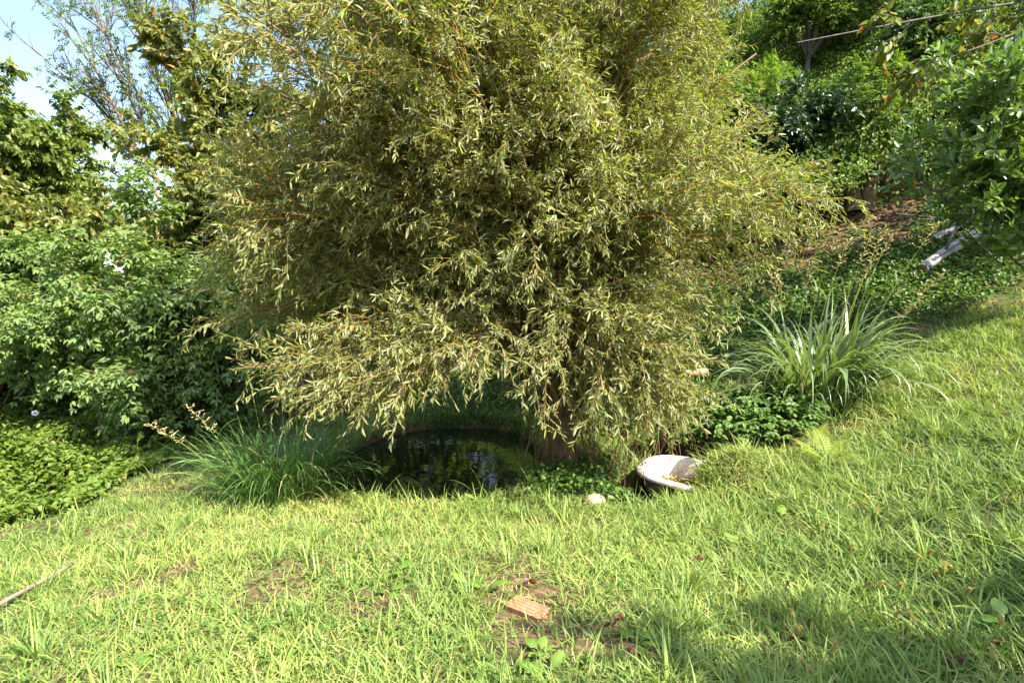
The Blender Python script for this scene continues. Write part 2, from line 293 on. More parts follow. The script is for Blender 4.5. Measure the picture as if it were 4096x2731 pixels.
def blades(acc, base, az, lean, Ln, Wd, bend, rng, K=4, tint=None, twist=.0, pw=1.2):
    N = len(base); s = np.linspace(0, 1, K)
    h = np.stack([np.cos(az), np.sin(az), np.zeros(N)], -1)
    th = lean[:, None] + bend[:, None] * s[None] ** pw                     # angle from the vertical along the blade
    ds = Ln[:, None] / (K - 1)
    th_m = (th[:, 1:] + th[:, :-1]) / 2
    hx = np.concatenate([np.zeros((N, 1)), np.cumsum(np.sin(th_m) * ds, 1)], 1); hz = np.concatenate([np.zeros((N, 1)), np.cumsum(np.cos(th_m) * ds, 1)], 1)
    P = base[:, None] + hx[..., None] * h[:, None] + hz[..., None] * np.array([0, 0, 1.])
    tw = twist * rng.normal(0, 1, N)[:, None] * s[None]
    sd = np.stack([-np.sin(az), np.cos(az), np.zeros(N)], -1)[:, None]
    nn = np.stack([-np.cos(th) * h[:, None, 0], -np.cos(th) * h[:, None, 1], np.sin(th)], -1)
    sd = sd * np.cos(tw)[..., None] + nn * np.sin(tw)[..., None]
    prof = np.interp(s, [0, .25, .6, 1], [.55, 1, .85, 0])[None] * Wd[:, None] / 2
    Lf = P[:, :-1] - sd[:, :-1] * prof[:, :-1, None]; Rt = P[:, :-1] + sd[:, :-1] * prof[:, :-1, None]
    V = np.concatenate([np.stack([Lf, Rt], 2).reshape(N, -1, 3), P[:, -1:]], 1); q = 2 * (K - 1) + 1
    o = np.arange(N)[:, None, None] * q; k = np.arange(K - 2)[None, :, None] * 2
    F4 = (o + k + np.array([[[0, 1, 3, 2]]])).reshape(-1, 4); F3 = np.arange(N)[:, None] * q + np.array([[q - 3, q - 2, q - 1]])
    A = np.zeros((N, q, 3)); A[..., 0] = np.clip(rng.uniform(0, 1, N) if tint is None else tint, 0, 1)[:, None]; A[..., 1] = np.concatenate([np.repeat(s[:-1], 2), [1]]); A[..., 2] = rng.uniform(0, 1, N)[:, None]
    acc.add(V, [F4, F3], A); return acc
def interp(P, pi, t):
    K = P.shape[1]; f = t * (K - 1); i = np.minimum(f.astype(int), K - 2); w = (f - i)[:, None]; a = P[pi, i]; b = P[pi, i + 1]
    return a * (1 - w) + b * w, norm(b - a)
def perp(tan, rng):
    r = rng.normal(size=tan.shape); return norm(r - tan * (r * tan).sum(-1, keepdims=True))
def spawn(P, n, t0, t1, ang, l0, l1, droop, K, rng, up=0., taper=.4, wig=.04):
    N = len(P) * n; pi = np.repeat(np.arange(len(P)), n); t = rng.uniform(t0, t1, N); pos, tan = interp(P, pi, t)
    an = rng.normal(ang, .18, N)[:, None]; d = norm(tan * np.cos(an) + perp(tan, rng) * np.sin(an) + np.array([0, 0, up]))
    Ln = (rng.uniform(l0, l1, N) * (1 - taper * t))[:, None, None]; s = np.linspace(0, 1, K)[None, :, None]
    Cv = pos[:, None] + d[:, None] * s * Ln + np.array([0, 0, -1.]) * droop * Ln * s ** 2 + perp(d, rng)[:, None] * wig * Ln * np.sin(s * rng.uniform(3, 6, (N, 1, 1)))
    return Cv, pi, t
def beziers(p0, p2, rng, rise=.6, out=.25, wig=.03, K=10):
    p0 = np.asarray(p0, float); p2 = np.asarray(p2, float); dv = p2 - p0
    p1 = p0 + dv * np.array([out, out, rise]); s = np.linspace(0, 1, K)[None, :, None]
    Cv = p0[:, None] * (1 - s) ** 2 + 2 * s * (1 - s) * p1[:, None] + s ** 2 * p2[:, None]
    Ln = np.linalg.norm(dv, axis=-1)[:, None, None]
    return Cv + perp(norm(dv), rng)[:, None] * wig * Ln * np.sin(s * rng.uniform(4, 9, (len(p0), 1, 1)))
def along(P, n, t0, rng, ang=.8, grav=.0, jit=.3):
    N = len(P) * n; pi = np.repeat(np.arange(len(P)), n); t = (np.tile(np.linspace(t0, 1, n), len(P)) + rng.uniform(-.5, .5, N) * (1 - t0) / n).clip(0, 1)
    pos, tan = interp(P, pi, t); an = rng.normal(ang, jit, N)[:, None]
    d = tan * np.cos(an) + perp(tan, rng) * np.sin(an) + np.array([0, 0, -grav]); return pos, norm(d), pi, t
def up_normals(d, rng, up=1., rnd=.6, outv=None):
    n = np.array([0, 0, up]) + rng.normal(0, rnd, d.shape)
    if outv is not None: n = n + outv
    return norm(n - d * (n * d).sum(-1, keepdims=True))
def ellipsoid(n, c, r, rng, lo=-.4, shell=(.75, 1.)):
    v = norm(rng.normal(size=(n * 4, 3))); v = v[v[:, 2] > lo][:n]; return np.asarray(c) + v * np.asarray(r) * rng.uniform(*shell, (len(v), 1))

# ------------------------------------------------------------------ the willow over the pond
def build_willow():
    rng = RNG(11); bx, by = .50, 6.0; bz = gz(bx + .1, by) - .1
    root = empty('willow_tree', (bx, by, bz))
    tag(root, 'large spreading willow with narrow olive and tan leaves leaning over the pond', 'tree')
    # stump-like trunk
    K = 12; s = np.linspace(0, 1, K); P = np.stack([bx + .06 * np.sin(s * 4), by + .04 * s, bz + s * .95], -1)[None]
    R = np.interp(s, [0, .15, .5, .8, 1], [.24, .17, .15, .17, .08])[None]
    A = Acc(); tubes(A, P, R, 20, cap=True); V = A.V[0]; A.V[0] = V + .05 * (fbm(V, 7, 2)[:, None] - .5) * np.array([1, 1, .2]) * 2
    part(A, 'trunk', M['bark'], root)
    c = np.array([-.02, 6.5, 3.1]); r = np.array([3.42, 3.1, 4.2])
    head = np.array([bx + .03, by + .03, bz + .72])
    tg = ellipsoid(72, c, r, rng, lo=-.45, shell=(.40, .85))
    low = np.array([[-1.7, 5.2, .75], [-1.0, 5.0, .7], [-.4, 5.0, .95], [-2.1, 5.6, .95], [1.3, 5.4, .7], [1.5, 5.8, .8], [.9, 5.2, .8], [-2.3, 6.3, 1.2], [-2.5, 5.6, 1.3], [-2.4, 5.3, 1.8], [-1.2, 7.6, .9], [-.4, 8.2, .8], [-1.8, 7.8, 1.3], [.4, 8.3, .9], [2.1, 6.4, 1.6], [1.2, 5.6, .45], [.6, 5.2, 1.0], [-1.6, 6.1, .8], [2.0, 5.5, 1.6], [-2.2, 5.2, 1.6]])
    tg = np.concatenate([tg, low]); tg = np.concatenate([tg, np.array([[-2.1, 4.7, 3.6], [-2.3, 5.2, 2.9], [-1.9, 4.5, 3.1], [-2.7, 5.9, 3.9], [-2.3, 5.2, 4.3], [-1.5, 4.5, 3.8], [-2.6, 5.7, 2.2], [-2.2, 5.0, 2.4], [-2.0, 4.9, 4.6], [-1.7, 6.0, 2.5], [-1.5, 6.4, 2.2], [-1.9, 6.3, 2.8], [-1.3, 6.1, 3.0], [-1.2, 6.6, 2.6], [2.6, 6.6, 3.2], [2.8, 7.0, 4.2], [2.4, 6.2, 4.8]])]); nl = len(tg)
    st = head + rng.normal(0, .085, (nl, 3)) * np.array([1, 1, 1.6])
    limbs = beziers(st, tg, rng, .72, .24, .025, 14); limbs[72:92] = beziers(st[72:92], tg[72:92], rng, 1.9, .42, .02, 14)
    lr = np.linspace(1, .25, 14)[None] * rng.uniform(.022, .05, (nl, 1))
    for k in range(nl):
        if k % 2 == 0 or k >= 72: part(tubes(Acc(), limbs[k:k + 1], lr[k:k + 1], 6), 'limb', M['bark'], root)
        else: part(tubes(Acc(), limbs[k:k + 1], lr[k:k + 1] * .8, 6), 'limb', M['ochrewood'], root)
    br, _, _ = spawn(limbs, 11, .22, 1., .55, .8, 1.7, .16, 9, rng, up=.12)
    def inside(e):
        zmin = np.interp(e[:, 0], [-3.4, -2.9, -2.4, -1.75, -1.0, -.6, .0, .5, 1.6, 1.85, 2.5, 3.2], [1.9, 1.2, .85, .38, .50, .66, .66, .30, .20, .80, 1.75, 2.4]) + .05 * np.clip(e[:, 1] - 6, 0, 3)
        return (e[:, 2] > zmin) & ((((e - c) / (r * np.array([1.06, 1.05, 1.05]))) ** 2).sum(1) < 1) & (e[:, 1] > 4.35 - .65 * sm(e[:, 2], 1.5, 3.0)) & (e[:, 0] < 3.0 - .04 * e[:, 2]) & (e[:, 0] > -2.42 - .75 * sm(e[:, 1], 4.5, 6.2) - .25 * sm(e[:, 2], 2.4, 1.4))
    # keep the opening under the crown, over the water, clear
    e = br[:, -1]; keep = inside(e)
    br = br[keep]
    tw, pi, t = spawn(br, 10, .12, 1., .6, .40, .85, .20, 7, rng, up=.04)
    tw = np.concatenate([tw, br[:, 2:]]) if False else tw
    tw = tw[inside(tw[:, -1] + np.array([0, .12, .10]))]
    t2, _, _ = spawn(tw, 2, .25, .95, .6, .2, .45, .15, 5, rng)
    A = Acc()
    tubes(A, br, np.linspace(.011, .003, br.shape[1])[None], 4, rng.uniform(0, 1, len(br)))
    tubes(A, tw, np.linspace(.0045, .0015, tw.shape[1])[None], 3, rng.uniform(0, 1, len(tw)))
    tubes(A, t2, np.linspace(.0028, .0012, t2.shape[1])[None], 3, rng.uniform(0, 1, len(t2)))
    part(A, 'twigs', M['twig'], root)
    A = Acc()
    for Pq, n, t0 in ((tw, 17, .15), (t2, 10, .1), (br, 10, .35)):
        pos, d, pi, t = along(Pq, n, t0, rng, .75, .18)
        big = rng.uniform(0, 1, len(Pq))[pi]; N = len(pos)
        tint = .12 + .62 * rng.beta(1.6, 1.6, N) + .22 * (big - .5)
        fresh = (big > .9) & (t > .6) & (pos[:, 2] > 1.2); tint = np.where(fresh, rng.uniform(.92, 1, N), np.minimum(tint, .88))
        Ln = (.042 + .068 * rng.beta(1.6, 2.2, N)) * np.where(t > .92, .7, 1); leaves(A, pos, d, up_normals(d, rng, .8, .75), Ln, Ln * rng.uniform(.15, .24, N), rng, 'lance', tint, .22, .25)
    print('willow leaves', A.n // 6)
    part(A, 'foliage', M['willow'], root)
    # dead withies hanging round the stump
    n = 170; a = rng.uniform(0, 2 * np.pi, n); rad = rng.uniform(.12, .30, n)
    p0 = head + np.stack([np.cos(a) * rad * .8, np.sin(a) * rad * .8, rng.uniform(-.2, .75, n)], -1); dn = rng.uniform(.3, .9, n)
    p2 = p0 + np.stack([np.cos(a) * rng.uniform(-.05, .32, n) * 1.0, np.sin(a) * rng.uniform(-.05, .3, n), -dn], -1)
    A = Acc(); tubes(A, beziers(p0, p2, rng, .15, .7, .07, 9), np.linspace(.005, .002, 9)[None], 3, rng.uniform(0, 1, n)); 
    n = 160; p0 = np.stack([rng.uniform(.75, 1.7, n), rng.uniform(5.3, 6.3, n), rng.uniform(.0, .9, n)], -1); p2 = p0 + np.stack([rng.normal(0, .12, n), rng.normal(0, .12, n), -rng.uniform(.25, .7, n)], -1)
    hang = beziers(p0, p2, rng, .3, .6, .05, 7); tubes(A, hang, np.linspace(.004, .0015, 7)[None], 3, rng.uniform(.2, 1, n))
    part(A, 'hanging_stems', M['deadstem'], root)
    A = Acc(); pos, d, pi, t = along(hang[:90], 9, .3, rng, .5, .9); leaves(A, pos, d, up_normals(d, rng, .3, 1), rng.uniform(.03, .07, len(pos)), .012, rng, 'lance', rng.uniform(0, .7, len(pos)), .6, .5)
    part(A, 'withered_leaves', M['litter'], root)
build_willow()

# ------------------------------------------------------------------ other trees and shrubs
def leafy(A, tw, n, rng, kind, L0, L1, wr, grav=.3, ang=.8, t0=.2, curl=.3, tintp=(.1, .85), up=.9, rnd=.55):
    pos, d, pi, t = along(tw, n, t0, rng, ang, grav); N = len(pos); per = rng.uniform(0, 1, len(tw))[pi]
    tint = tintp[0] + (tintp[1] - tintp[0]) * (.6 * rng.beta(1.5, 1.5, N) + .4 * per); tint = np.where(rng.uniform(0, 1, N) > .97, rng.uniform(.85, 1, N), tint)
    Ln = rng.uniform(L0, L1, N); leaves(A, pos, d, up_normals(d, rng, up, rnd), Ln, Ln * wr, rng, kind, tint, curl, .3)
def compound(A, tw, n, rng, pairs, RL, LL, wr, grav=.3, kind='ovate', ang=.9, t0=.3, tintp=(.1, .85), droop=.35):
    pos, d, pi, t = along(tw, n, t0, rng, ang, grav); N = len(pos); nr = up_normals(d, rng, 1.1, .35); side = norm(np.cross(d, nr)); per = rng.uniform(tintp[0], tintp[1], N)
    per = np.where(t > .93, per * .5 + .5, per)
    rl = RL * rng.uniform(.7, 1.2, N)
    for k in range(pairs):
        f = .35 + .6 * k / max(pairs - 1, 1) if pairs > 1 else .7
        b0 = pos + d * (rl * f)[:, None] - nr * (droop * rl * f * f)[:, None]
        for sgn in (-1, 1):
            dd = norm(d * .55 + side * sgn - nr * droop * .8 + rng.normal(0, .12, d.shape)); leaves(A, b0, dd, nr, LL * rng.uniform(.8, 1.15, N), LL * wr, rng, kind, per + rng.normal(0, .06, N), .3, .3)
    b0 = pos + d * rl[:, None] - nr * (droop * rl)[:, None]
    leaves(A, b0, norm(d - nr * droop * 1.3), nr, LL * rng.uniform(.9, 1.2, N), LL * wr, rng, kind, per, .3, .3)
def tree(name, label, cat, base, fork, c, r, mats, seed, leaf, nl=10, n1=9, n2=11, trunk_r=.12, l1=(.7, 1.5), l2=(.35, .7), group=None, lo=-.5, rise=.65, droop=.15, up=.1, shell=(.5, .85), limb_r=(.025, .05), extra=None, keep=None, limb_parts=True):
    rng = RNG(seed); bz = gz(*base) - .1; root = empty(name, (base[0], base[1], bz)); tag(root, label, cat, group)
    tg = ellipsoid(nl, c, r, rng, lo, shell)
    if extra is not None: tg = np.concatenate([tg, np.asarray(extra, float)])
    nl = len(tg)
    if fork > 0:
        K = 9; s = np.linspace(0, 1, K); P = np.stack([base[0] + (c[0] - base[0]) * .5 * s ** 2 * min(1, fork / max(c[2] - bz, .1)), base[1] + 0 * s, bz + s * (fork + .15)], -1)[None]
        tr = tubes(Acc(), P, (np.interp(s, [0, .12, 1], [1.35, 1, .75]) * trunk_r)[None], 12); part(tr, 'trunk', mats[0], root); hd = P[0, -1] - np.array([0, 0, .1])
        st = hd + rng.normal(0, trunk_r * .3, (nl, 3))
    else: st = np.array([base[0], base[1], bz]) + rng.normal(0, 1, (nl, 3)) * np.array([trunk_r, trunk_r, .02])
    limbs = beziers(st, tg, rng, rise, .3, .03, 12); lr = np.linspace(1, .3, 12)[None] * rng.uniform(*limb_r, (nl, 1))
    if limb_parts:
        for k in range(nl): part(tubes(Acc(), limbs[k:k + 1], lr[k:k + 1], 7), 'limb', mats[0], root)
    else: part(tubes(Acc(), limbs, lr, 5), 'limbs', mats[0], root)
    br, _, _ = spawn(limbs, n1, .3, 1., .65, l1[0], l1[1], droop, 7, rng, up=up); tw, _, _ = spawn(br, n2, .15, 1., .7, l2[0], l2[1], droop, 5, rng)
    if keep is not None: br = br[keep(br[:, -1])]; tw = tw[keep(tw[:, -1])]
    A = Acc(); tubes(A, br, np.linspace(.010, .004, 7)[None] * (limb_r[1] / .05), 4, rng.uniform(0, 1, len(br))); tubes(A, tw, np.linspace(.004, .002, 5)[None], 3, rng.uniform(0, 1, len(tw))); part(A, 'twigs', mats[0], root)
    A = Acc(); leaf(A, tw, rng); leaf(A, br, rng); print(name, A.n // 6); part(A, 'crown', mats[1], root); return root
lf_broad = lambda A, tw, rng: leafy(A, tw, 13, rng, 'ovate', .10, .17, .55, .55, curl=.35)
tree('broad_tree', 'tall round crowned tree with drooping dull green leaves at the left picture edge', 'tree', (-12.0, 14), 2.0, (-11.7, 13.6, 4.4), (2.5, 2.2, 3.3), (M['greywood'], M['broad']), 21, lf_broad, 16, 10, 12, .16, (.8, 1.6), (.35, .8))
tree('broad_tree', 'lower bushy tree with rusty leaf edges below the tall round crowned one', 'tree', (-9.6, 11.3), 1.0, (-9.5, 11.0, 2.0), (2.0, 1.5, 1.9), (M['greywood'], M['persimmon']), 22, lf_broad, 12, 9, 11, .12, (.6, 1.3), (.3, .7))
lf_pers = lambda A, tw, rng: leafy(A, tw, 13, rng, 'ovate', .085, .145, .58, .7, curl=.35)
tree('persimmon_tree', 'tree with brown edged leaves standing between the bare tree and the willow', 'tree', (-4.9, 10.4), 1.2, (-5.05, 10.3, 3.7), (1.4, 1.4, 3.3), (M['greywood'], M['persimmon']), 23, lf_pers, 20, 9, 11, .13, (.6, 1.35), (.3, .7), extra=[(-6.6, 10.2, 2.6), (-6.9, 10, 3.4), (-6.9, 10.2, 1.9), (-6.3, 9.6, 2.4), (-6.6, 9.8, 1.2), (-5.2, 9.6, 1.0), (-4.4, 9.6, .8), (-5.6, 9.5, 1.8), (-3.0, 10.3, 3.9), (-3.4, 10.0, 4.6), (-2.5, 10.4, 2.6), (-3.4, 10.0, 2.2), (-3.2, 10.2, 3.2), (-3.0, 10.1, 1.4), (-3.6, 9.8, .9)])
lf_eld = lambda A, tw, rng: compound(A, tw, 6, rng, 2, .15, .085, .44, .25)
red = M['shrubwood']
tree('elder_shrub', 'leafy green shrub with reddish stems standing left of the pond', 'shrub', (-5.3, 8.4), 0, (-5.4, 8.3, .9), (1.9, 1.5, 2.1), (red, M['elder']), 24, lf_eld, 18, 8, 9, .3, (.6, 1.2), (.3, .6), lo=-.25, shell=(.55, .9), extra=[(-3.5, 8.1, .25), (-3.7, 7.9, .7), (-4.0, 8.6, 1.1), (-4.2, 7.7, .1)], limb_r=(.018, .034))
tree('elder_shrub', 'leafy green shrub at the left picture edge beside the red stemmed shrub', 'shrub', (-8.1, 9.0), 0, (-8.0, 8.8, .8), (1.9, 1.3, 1.6), (red, M['elder']), 25, lf_eld, 14, 8, 9, .3, (.6, 1.1), (.3, .6), lo=-.25, shell=(.5, .9), limb_r=(.018, .034))
lf_dark = lambda A, tw, rng: leafy(A, tw, 12, rng, 'ovate', .05, .085, .6, .2)
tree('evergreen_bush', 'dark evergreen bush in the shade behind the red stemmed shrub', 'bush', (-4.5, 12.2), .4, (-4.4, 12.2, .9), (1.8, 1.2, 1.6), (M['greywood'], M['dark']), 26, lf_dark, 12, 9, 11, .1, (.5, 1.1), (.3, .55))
tree('evergreen_bush', 'ivy covered bush at the foot of the bare branched tree', 'bush', (-8.3, 14.5), .6, (-8.2, 14.5, 3.0), (1.5, 1.2, 1.9), (M['greywood'], M['broad']), 27, lf_dark, 12, 9, 11, .1, (.6, 1.1), (.3, .6))
for k, (x, y, cz, rx, rz_, lab) in enumerate([(-2.2, 13.0, 2.2, 2.6, 3.0, 'green bush far behind the middle of the willow'), (-16, 19, 2.6, 3.2, 3.0, 'far green tree low behind the left edge trees'), (-7.0, 19, 2.3, 3.0, 2.4, 'far green tree low behind the brown edged tree')]):
    tree('background_tree', lab, 'tree', (x, y), .8, (x, y, cz), (rx, 1.6, rz_), (M['greywood'], M['broad']), 30 + k, lambda A, tw, rng: leafy(A, tw, 12, rng, 'ovate', .11, .18, .62, .3), 16, 10, 11, .12, (.8, 1.5), (.4, .8), limb_parts=False)
lf_loc = lambda A, tw, rng: compound(A, tw, 4, rng, 5, .22, .055, .45, .2, 'ellip', droop=.2)
for k, (x, y, cz, rx, rz_, lab) in enumerate([(2.6, 16.0, 7.2, 1.7, 2.2, 'lime green locust tree on the slope top behind the willow'), (5.6, 17.0, 7.8, 2.0, 2.4, 'lime green locust tree on the slope right of the willow top'), (-.4, 17.5, 6.0, 1.7, 2.4, 'locust tree on the slope seen through the willow middle'), (8.6, 17.5, 11.0, 2.2, 2.4, 'locust tree on the slope above the grey overhanging branch')]):
    tree('locust_tree', lab, 'tree', (x, y), 1.0, (x, y - .3, cz), (rx, 1.5, rz_), (M['greywood'], M['locust']), 40 + k, lf_loc, 11, 8, 8, .1, (.6, 1.3), (.3, .7), limb_parts=False)
tree('locust_sapling', 'thin locust sapling with feathery leaves on the vine covered slope', 'tree', (7.9, 12.3), 1.6, (7.9, 12.2, 5.3), (1.1, .6, 1.1), (M['shrubwood'], M['locust']), 47, lambda A, tw, rng: compound(A, tw, 3, rng, 6, .30, .055, .42, .1, 'ellip', droop=.15), 7, 4, 3, .05, (.4, .8), (.2, .4), limb_r=(.012, .02))
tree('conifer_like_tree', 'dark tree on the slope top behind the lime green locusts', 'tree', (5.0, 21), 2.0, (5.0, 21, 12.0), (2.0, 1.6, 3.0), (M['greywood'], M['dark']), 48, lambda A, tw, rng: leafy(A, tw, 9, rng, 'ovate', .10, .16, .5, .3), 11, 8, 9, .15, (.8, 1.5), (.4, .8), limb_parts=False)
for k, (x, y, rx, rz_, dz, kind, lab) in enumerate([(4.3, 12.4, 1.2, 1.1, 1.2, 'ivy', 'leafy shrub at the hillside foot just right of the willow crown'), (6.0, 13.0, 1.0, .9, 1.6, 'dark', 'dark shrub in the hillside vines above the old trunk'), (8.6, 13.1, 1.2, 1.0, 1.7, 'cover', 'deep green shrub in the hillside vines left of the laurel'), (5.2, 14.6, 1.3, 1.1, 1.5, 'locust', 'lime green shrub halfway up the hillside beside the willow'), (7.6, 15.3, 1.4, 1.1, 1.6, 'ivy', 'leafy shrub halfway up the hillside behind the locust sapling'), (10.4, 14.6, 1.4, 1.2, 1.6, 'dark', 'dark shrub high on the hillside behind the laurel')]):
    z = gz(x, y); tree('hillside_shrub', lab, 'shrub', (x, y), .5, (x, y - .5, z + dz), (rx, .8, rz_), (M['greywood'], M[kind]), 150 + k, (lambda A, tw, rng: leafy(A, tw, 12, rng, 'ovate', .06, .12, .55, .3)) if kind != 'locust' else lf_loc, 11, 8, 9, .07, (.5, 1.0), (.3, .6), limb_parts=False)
# laurel at the right edge
lf_lau = lambda A, tw, rng: leafy(A, tw, 10, rng, 'ellip', .09, .155, .40, -.15, ang=.8, t0=.25, curl=.18, tintp=(.05, .95), up=.35, rnd=.8)
tree('cherry_laurel', 'glossy dark green laurel at the right picture edge above the fallen log', 'shrub', (7.0, 7.5), .5, (6.55, 7.2, 3.3), (1.55, 1.0, 1.7), (M['greywood'], M['laurel']), 50, lf_lau, 17, 6, 7, .09, (.6, 1.4), (.25, .55), up=.3, rise=.5, droop=.02, limb_r=(.015, .03), extra=[(5.0, 7.2, 2.75), (5.6, 7.0, 3.6), (5.4, 7.1, 3.1), (6.3, 6.9, 2.2), (6.2, 6.9, 5.0), (5.8, 6.9, 4.2), (6.0, 7.0, 2.5), (5.5, 7.0, 3.9)])
# tree reaching in from the right, out of frame but for its branches
lf_ov = lambda A, tw, rng: leafy(A, tw, 6, rng, 'ovate', .10, .15, .6, .45, t0=.3, curl=.25)
def build_over():
    rng = RNG(52); base = (11.5, 8.6); bz = gz(*base) - .1; root = empty('overhanging_tree', (base[0], base[1], bz)); tag(root, 'tree reaching in at the upper right with a long grey branch and yellowing leaves', 'tree')
    s = np.linspace(0, 1, 10); P = np.stack([base[0] - .5 * s, base[1] + 0 * s, bz + s * (6.15 - bz)], -1)[None]; part(tubes(Acc(), P, np.linspace(.19, .12, 10)[None], 12), 'trunk', M['greywood'], root)
    hd = P[0, -1]
    tg = np.array([(3.75, 7.9, 4.72), (4.9, 7.7, 4.35), (6.5, 8.0, 5.6), (7.6, 8.2, 5.9), (7.2, 8.4, 5.0), (8.4, 8.3, 4.6), (9.4, 8.2, 5.2), (8.8, 8.6, 6.6), (10.4, 8, 5.4), (12, 9, 7.4), (10, 9.6, 7.4), (9.0, 7.9, 4.2)])
    lim = beziers(np.repeat(hd[None] - [0, 0, .1], len(tg), 0), tg, rng, .35, .45, .022, 16)
    lr = np.linspace(1, .22, 16)[None] * np.array([.034, .022] + [.04] * (len(tg) - 2))[:, None]
    for k in range(len(tg)): part(tubes(Acc(), lim[k:k + 1], lr[k:k + 1], 8), 'limb', M['greywood'], root)
    br, _, _ = spawn(lim, 9, .30, 1., .7, .4, 1.0, .10, 7, rng, up=.05); tw, _, _ = spawn(br, 5, .2, 1., .7, .25, .5, .2, 5, rng)
    A = Acc(); tubes(A, br, np.linspace(.010, .004, 7)[None], 4); tubes(A, tw, np.linspace(.004, .002, 5)[None], 3); part(A, 'twigs', M['greywood'], root)
    A = Acc(); lf_ov(A, tw, rng); lf_ov(A, br, rng); part(A, 'crown', M['over'], root)
build_over()
tree('shade_tree', 'tree beside the camera that shades the lower right corner of the lawn', 'tree', (6.8, -2.2), 2.6, (5.0, -.60, 4.3), (3.2, 1.5, 1.3), (M['greywood'], M['over']), 53, lambda A, tw, rng: leafy(A, tw, 6, rng, 'ovate', .10, .16, .55, .4), 14, 8, 8, .14, (.6, 1.2), (.3, .6), limb_parts=False)

# the nearly bare tree, upper left
def build_bare():
    rng = RNG(60); bx, by = -8.6, 15.6; bz = gz(bx, by) - .1; root = empty('bare_tree', (bx, by, bz)); tag(root, 'half dead tree with mostly bare ochre branches against the sky at upper left', 'tree')
    st = np.array([bx, by, bz + 3.4]); s = np.linspace(0, 1, 8); P = np.stack([bx + 0 * s, by + 0 * s, bz + s * 3.6], -1)[None]; part(tubes(Acc(), P, np.linspace(.2, .13, 8)[None], 10), 'trunk', M['ochrewood'], root)
    tg = np.array([(-12.2, 15.4, 7.6), (-11.9, 15.2, 9.2), (-11.2, 15.6, 10.3), (-10.3, 15.5, 10.6), (-9.6, 15.8, 9.6), (-8.9, 15.5, 9.9), (-8.1, 15.3, 8.6), (-9.2, 15.0, 8.3), (-11.3, 15.8, 6.8), (-10.6, 15, 8.4), (-8.4, 15.9, 7.4)])
    lim = beziers(np.repeat(st[None], len(tg), 0), tg, rng, .45, .42, .03, 16); lr = np.linspace(1, .14, 16)[None] * rng.uniform(.05, .075, (len(tg), 1))
    for k in range(len(tg)): part(tubes(Acc(), lim[k:k + 1], lr[k:k + 1], 7), 'limb', M['ochrewood'], root)
    br, _, _ = spawn(lim, 14, .3, 1., .5, .7, 1.7, -.12, 8, rng, up=.2); tw, _, _ = spawn(br, 9, .2, 1., .5, .3, .7, -.05, 5, rng, up=.1)
    A = Acc(); tubes(A, br, np.linspace(.022, .008, 8)[None], 4); tubes(A, tw, np.linspace(.010, .006, 5)[None], 3); part(A, 'twigs', M['greywood'], root)
    A = Acc(); sel = tw[rng.uniform(0, 1, len(tw)) < .33]; compound(A, sel, 3, rng, 4, .22, .075, .42, .3, 'ellip'); part(A, 'sparse_leaves', M['locust'], root)
build_bare()

# ------------------------------------------------------------------ vines, hillside cover, ground cover (uncountable)
def scatter(n, x0, x1, y0, y1, rng): return rng.uniform(x0, x1, n), rng.uniform(y0, y1, n)
def flat_leaves(A, P, rng, L0, L1, wr, kind, tint, outv=None, up=1., rnd=.5, tilt=.5, curl=.25, dn=.35):
    N = len(P); a = rng.uniform(0, 2 * np.pi, N); d = norm(np.stack([np.cos(a), np.sin(a), -dn + rng.normal(0, tilt, N)], -1)); Ln = rng.uniform(L0, L1, N)
    leaves(A, P, d, up_normals(d, rng, up, rnd, outv), Ln, Ln * wr, rng, kind, tint, curl, .3)
def build_vines():
    rng = RNG(70); n = 120000; x, y = scatter(n, -10.5, -3.9, 3.0, 10.5, rng); ex = edge_x(y); into = ex - x
    lump = fbm(xy0(x, y), 1.1, 9)
    dens = sm(into, -.1, .35) * (x > -1.05 * y - 1.3) * np.clip(.35 + 1.3 * fbm(xy0(x, y), 3.0, 12) , 0, 1)
    k = rng.uniform(0, 1, n) < dens; x, y, into, lump = x[k], y[k], into[k], lump[k]
    top = (.06 + 1.35 * (lump - .30)) * sm(into, -.1, .7) + .08
    z = ground(x, y) + np.maximum(top, .05) * (1 - .55 * rng.uniform(0, 1, len(x)) ** 2)
    A = Acc(); tint = .15 + .55 * rng.beta(1.5, 1.5, len(x)) + .35 * (fbm(xy0(x, y), .8, 21) - .35)
    flat_leaves(A, np.stack([x, y, z], -1), rng, .05, .095, .72, 'heart', np.where(rng.uniform(0, 1, len(x)) > .985, .97, np.minimum(tint, .85)), curl=.2); print('vines', len(x))
    n = 220; px, py = scatter(n, -9, -4.5, 3.5, 9.5, rng); lz = fbm(xy0(px, py), 1.1, 9) - .28; p0 = np.stack([px, py, ground(px, py) + np.maximum(lz, .1) + .02], -1); p2 = p0 + np.stack([rng.normal(0, .4, n), rng.normal(0, .4, n), rng.uniform(-.12, .12, n)], -1); p2[:, 0] = np.minimum(p2[:, 0], -4.4); sh = beziers(p0, p2, rng, .5, .5, .05, 8); sh[:, :, 2] += (.22 * np.sin(np.linspace(0, 1, 8) * 2.6))[None] * rng.uniform(.3, 1.4, (n, 1)); pos, d, pi, t = along(sh, 13, .1, rng, 1.0, .3); leaves(A, pos, d, up_normals(d, rng, 1., .5), rng.uniform(.045, .085, len(pos)), .052, rng, 'heart', rng.uniform(.2, .9, len(pos)), .25, .3); tubes(A, sh, np.linspace(.004, .002, 8)[None], 3, rng.uniform(.9, 1, n))
    tag(A.build('bindweed_vines', M['vine']), 'bright green heart leaved vines smothering the bank left of the lawn', 'vines', kind='stuff')
build_vines()
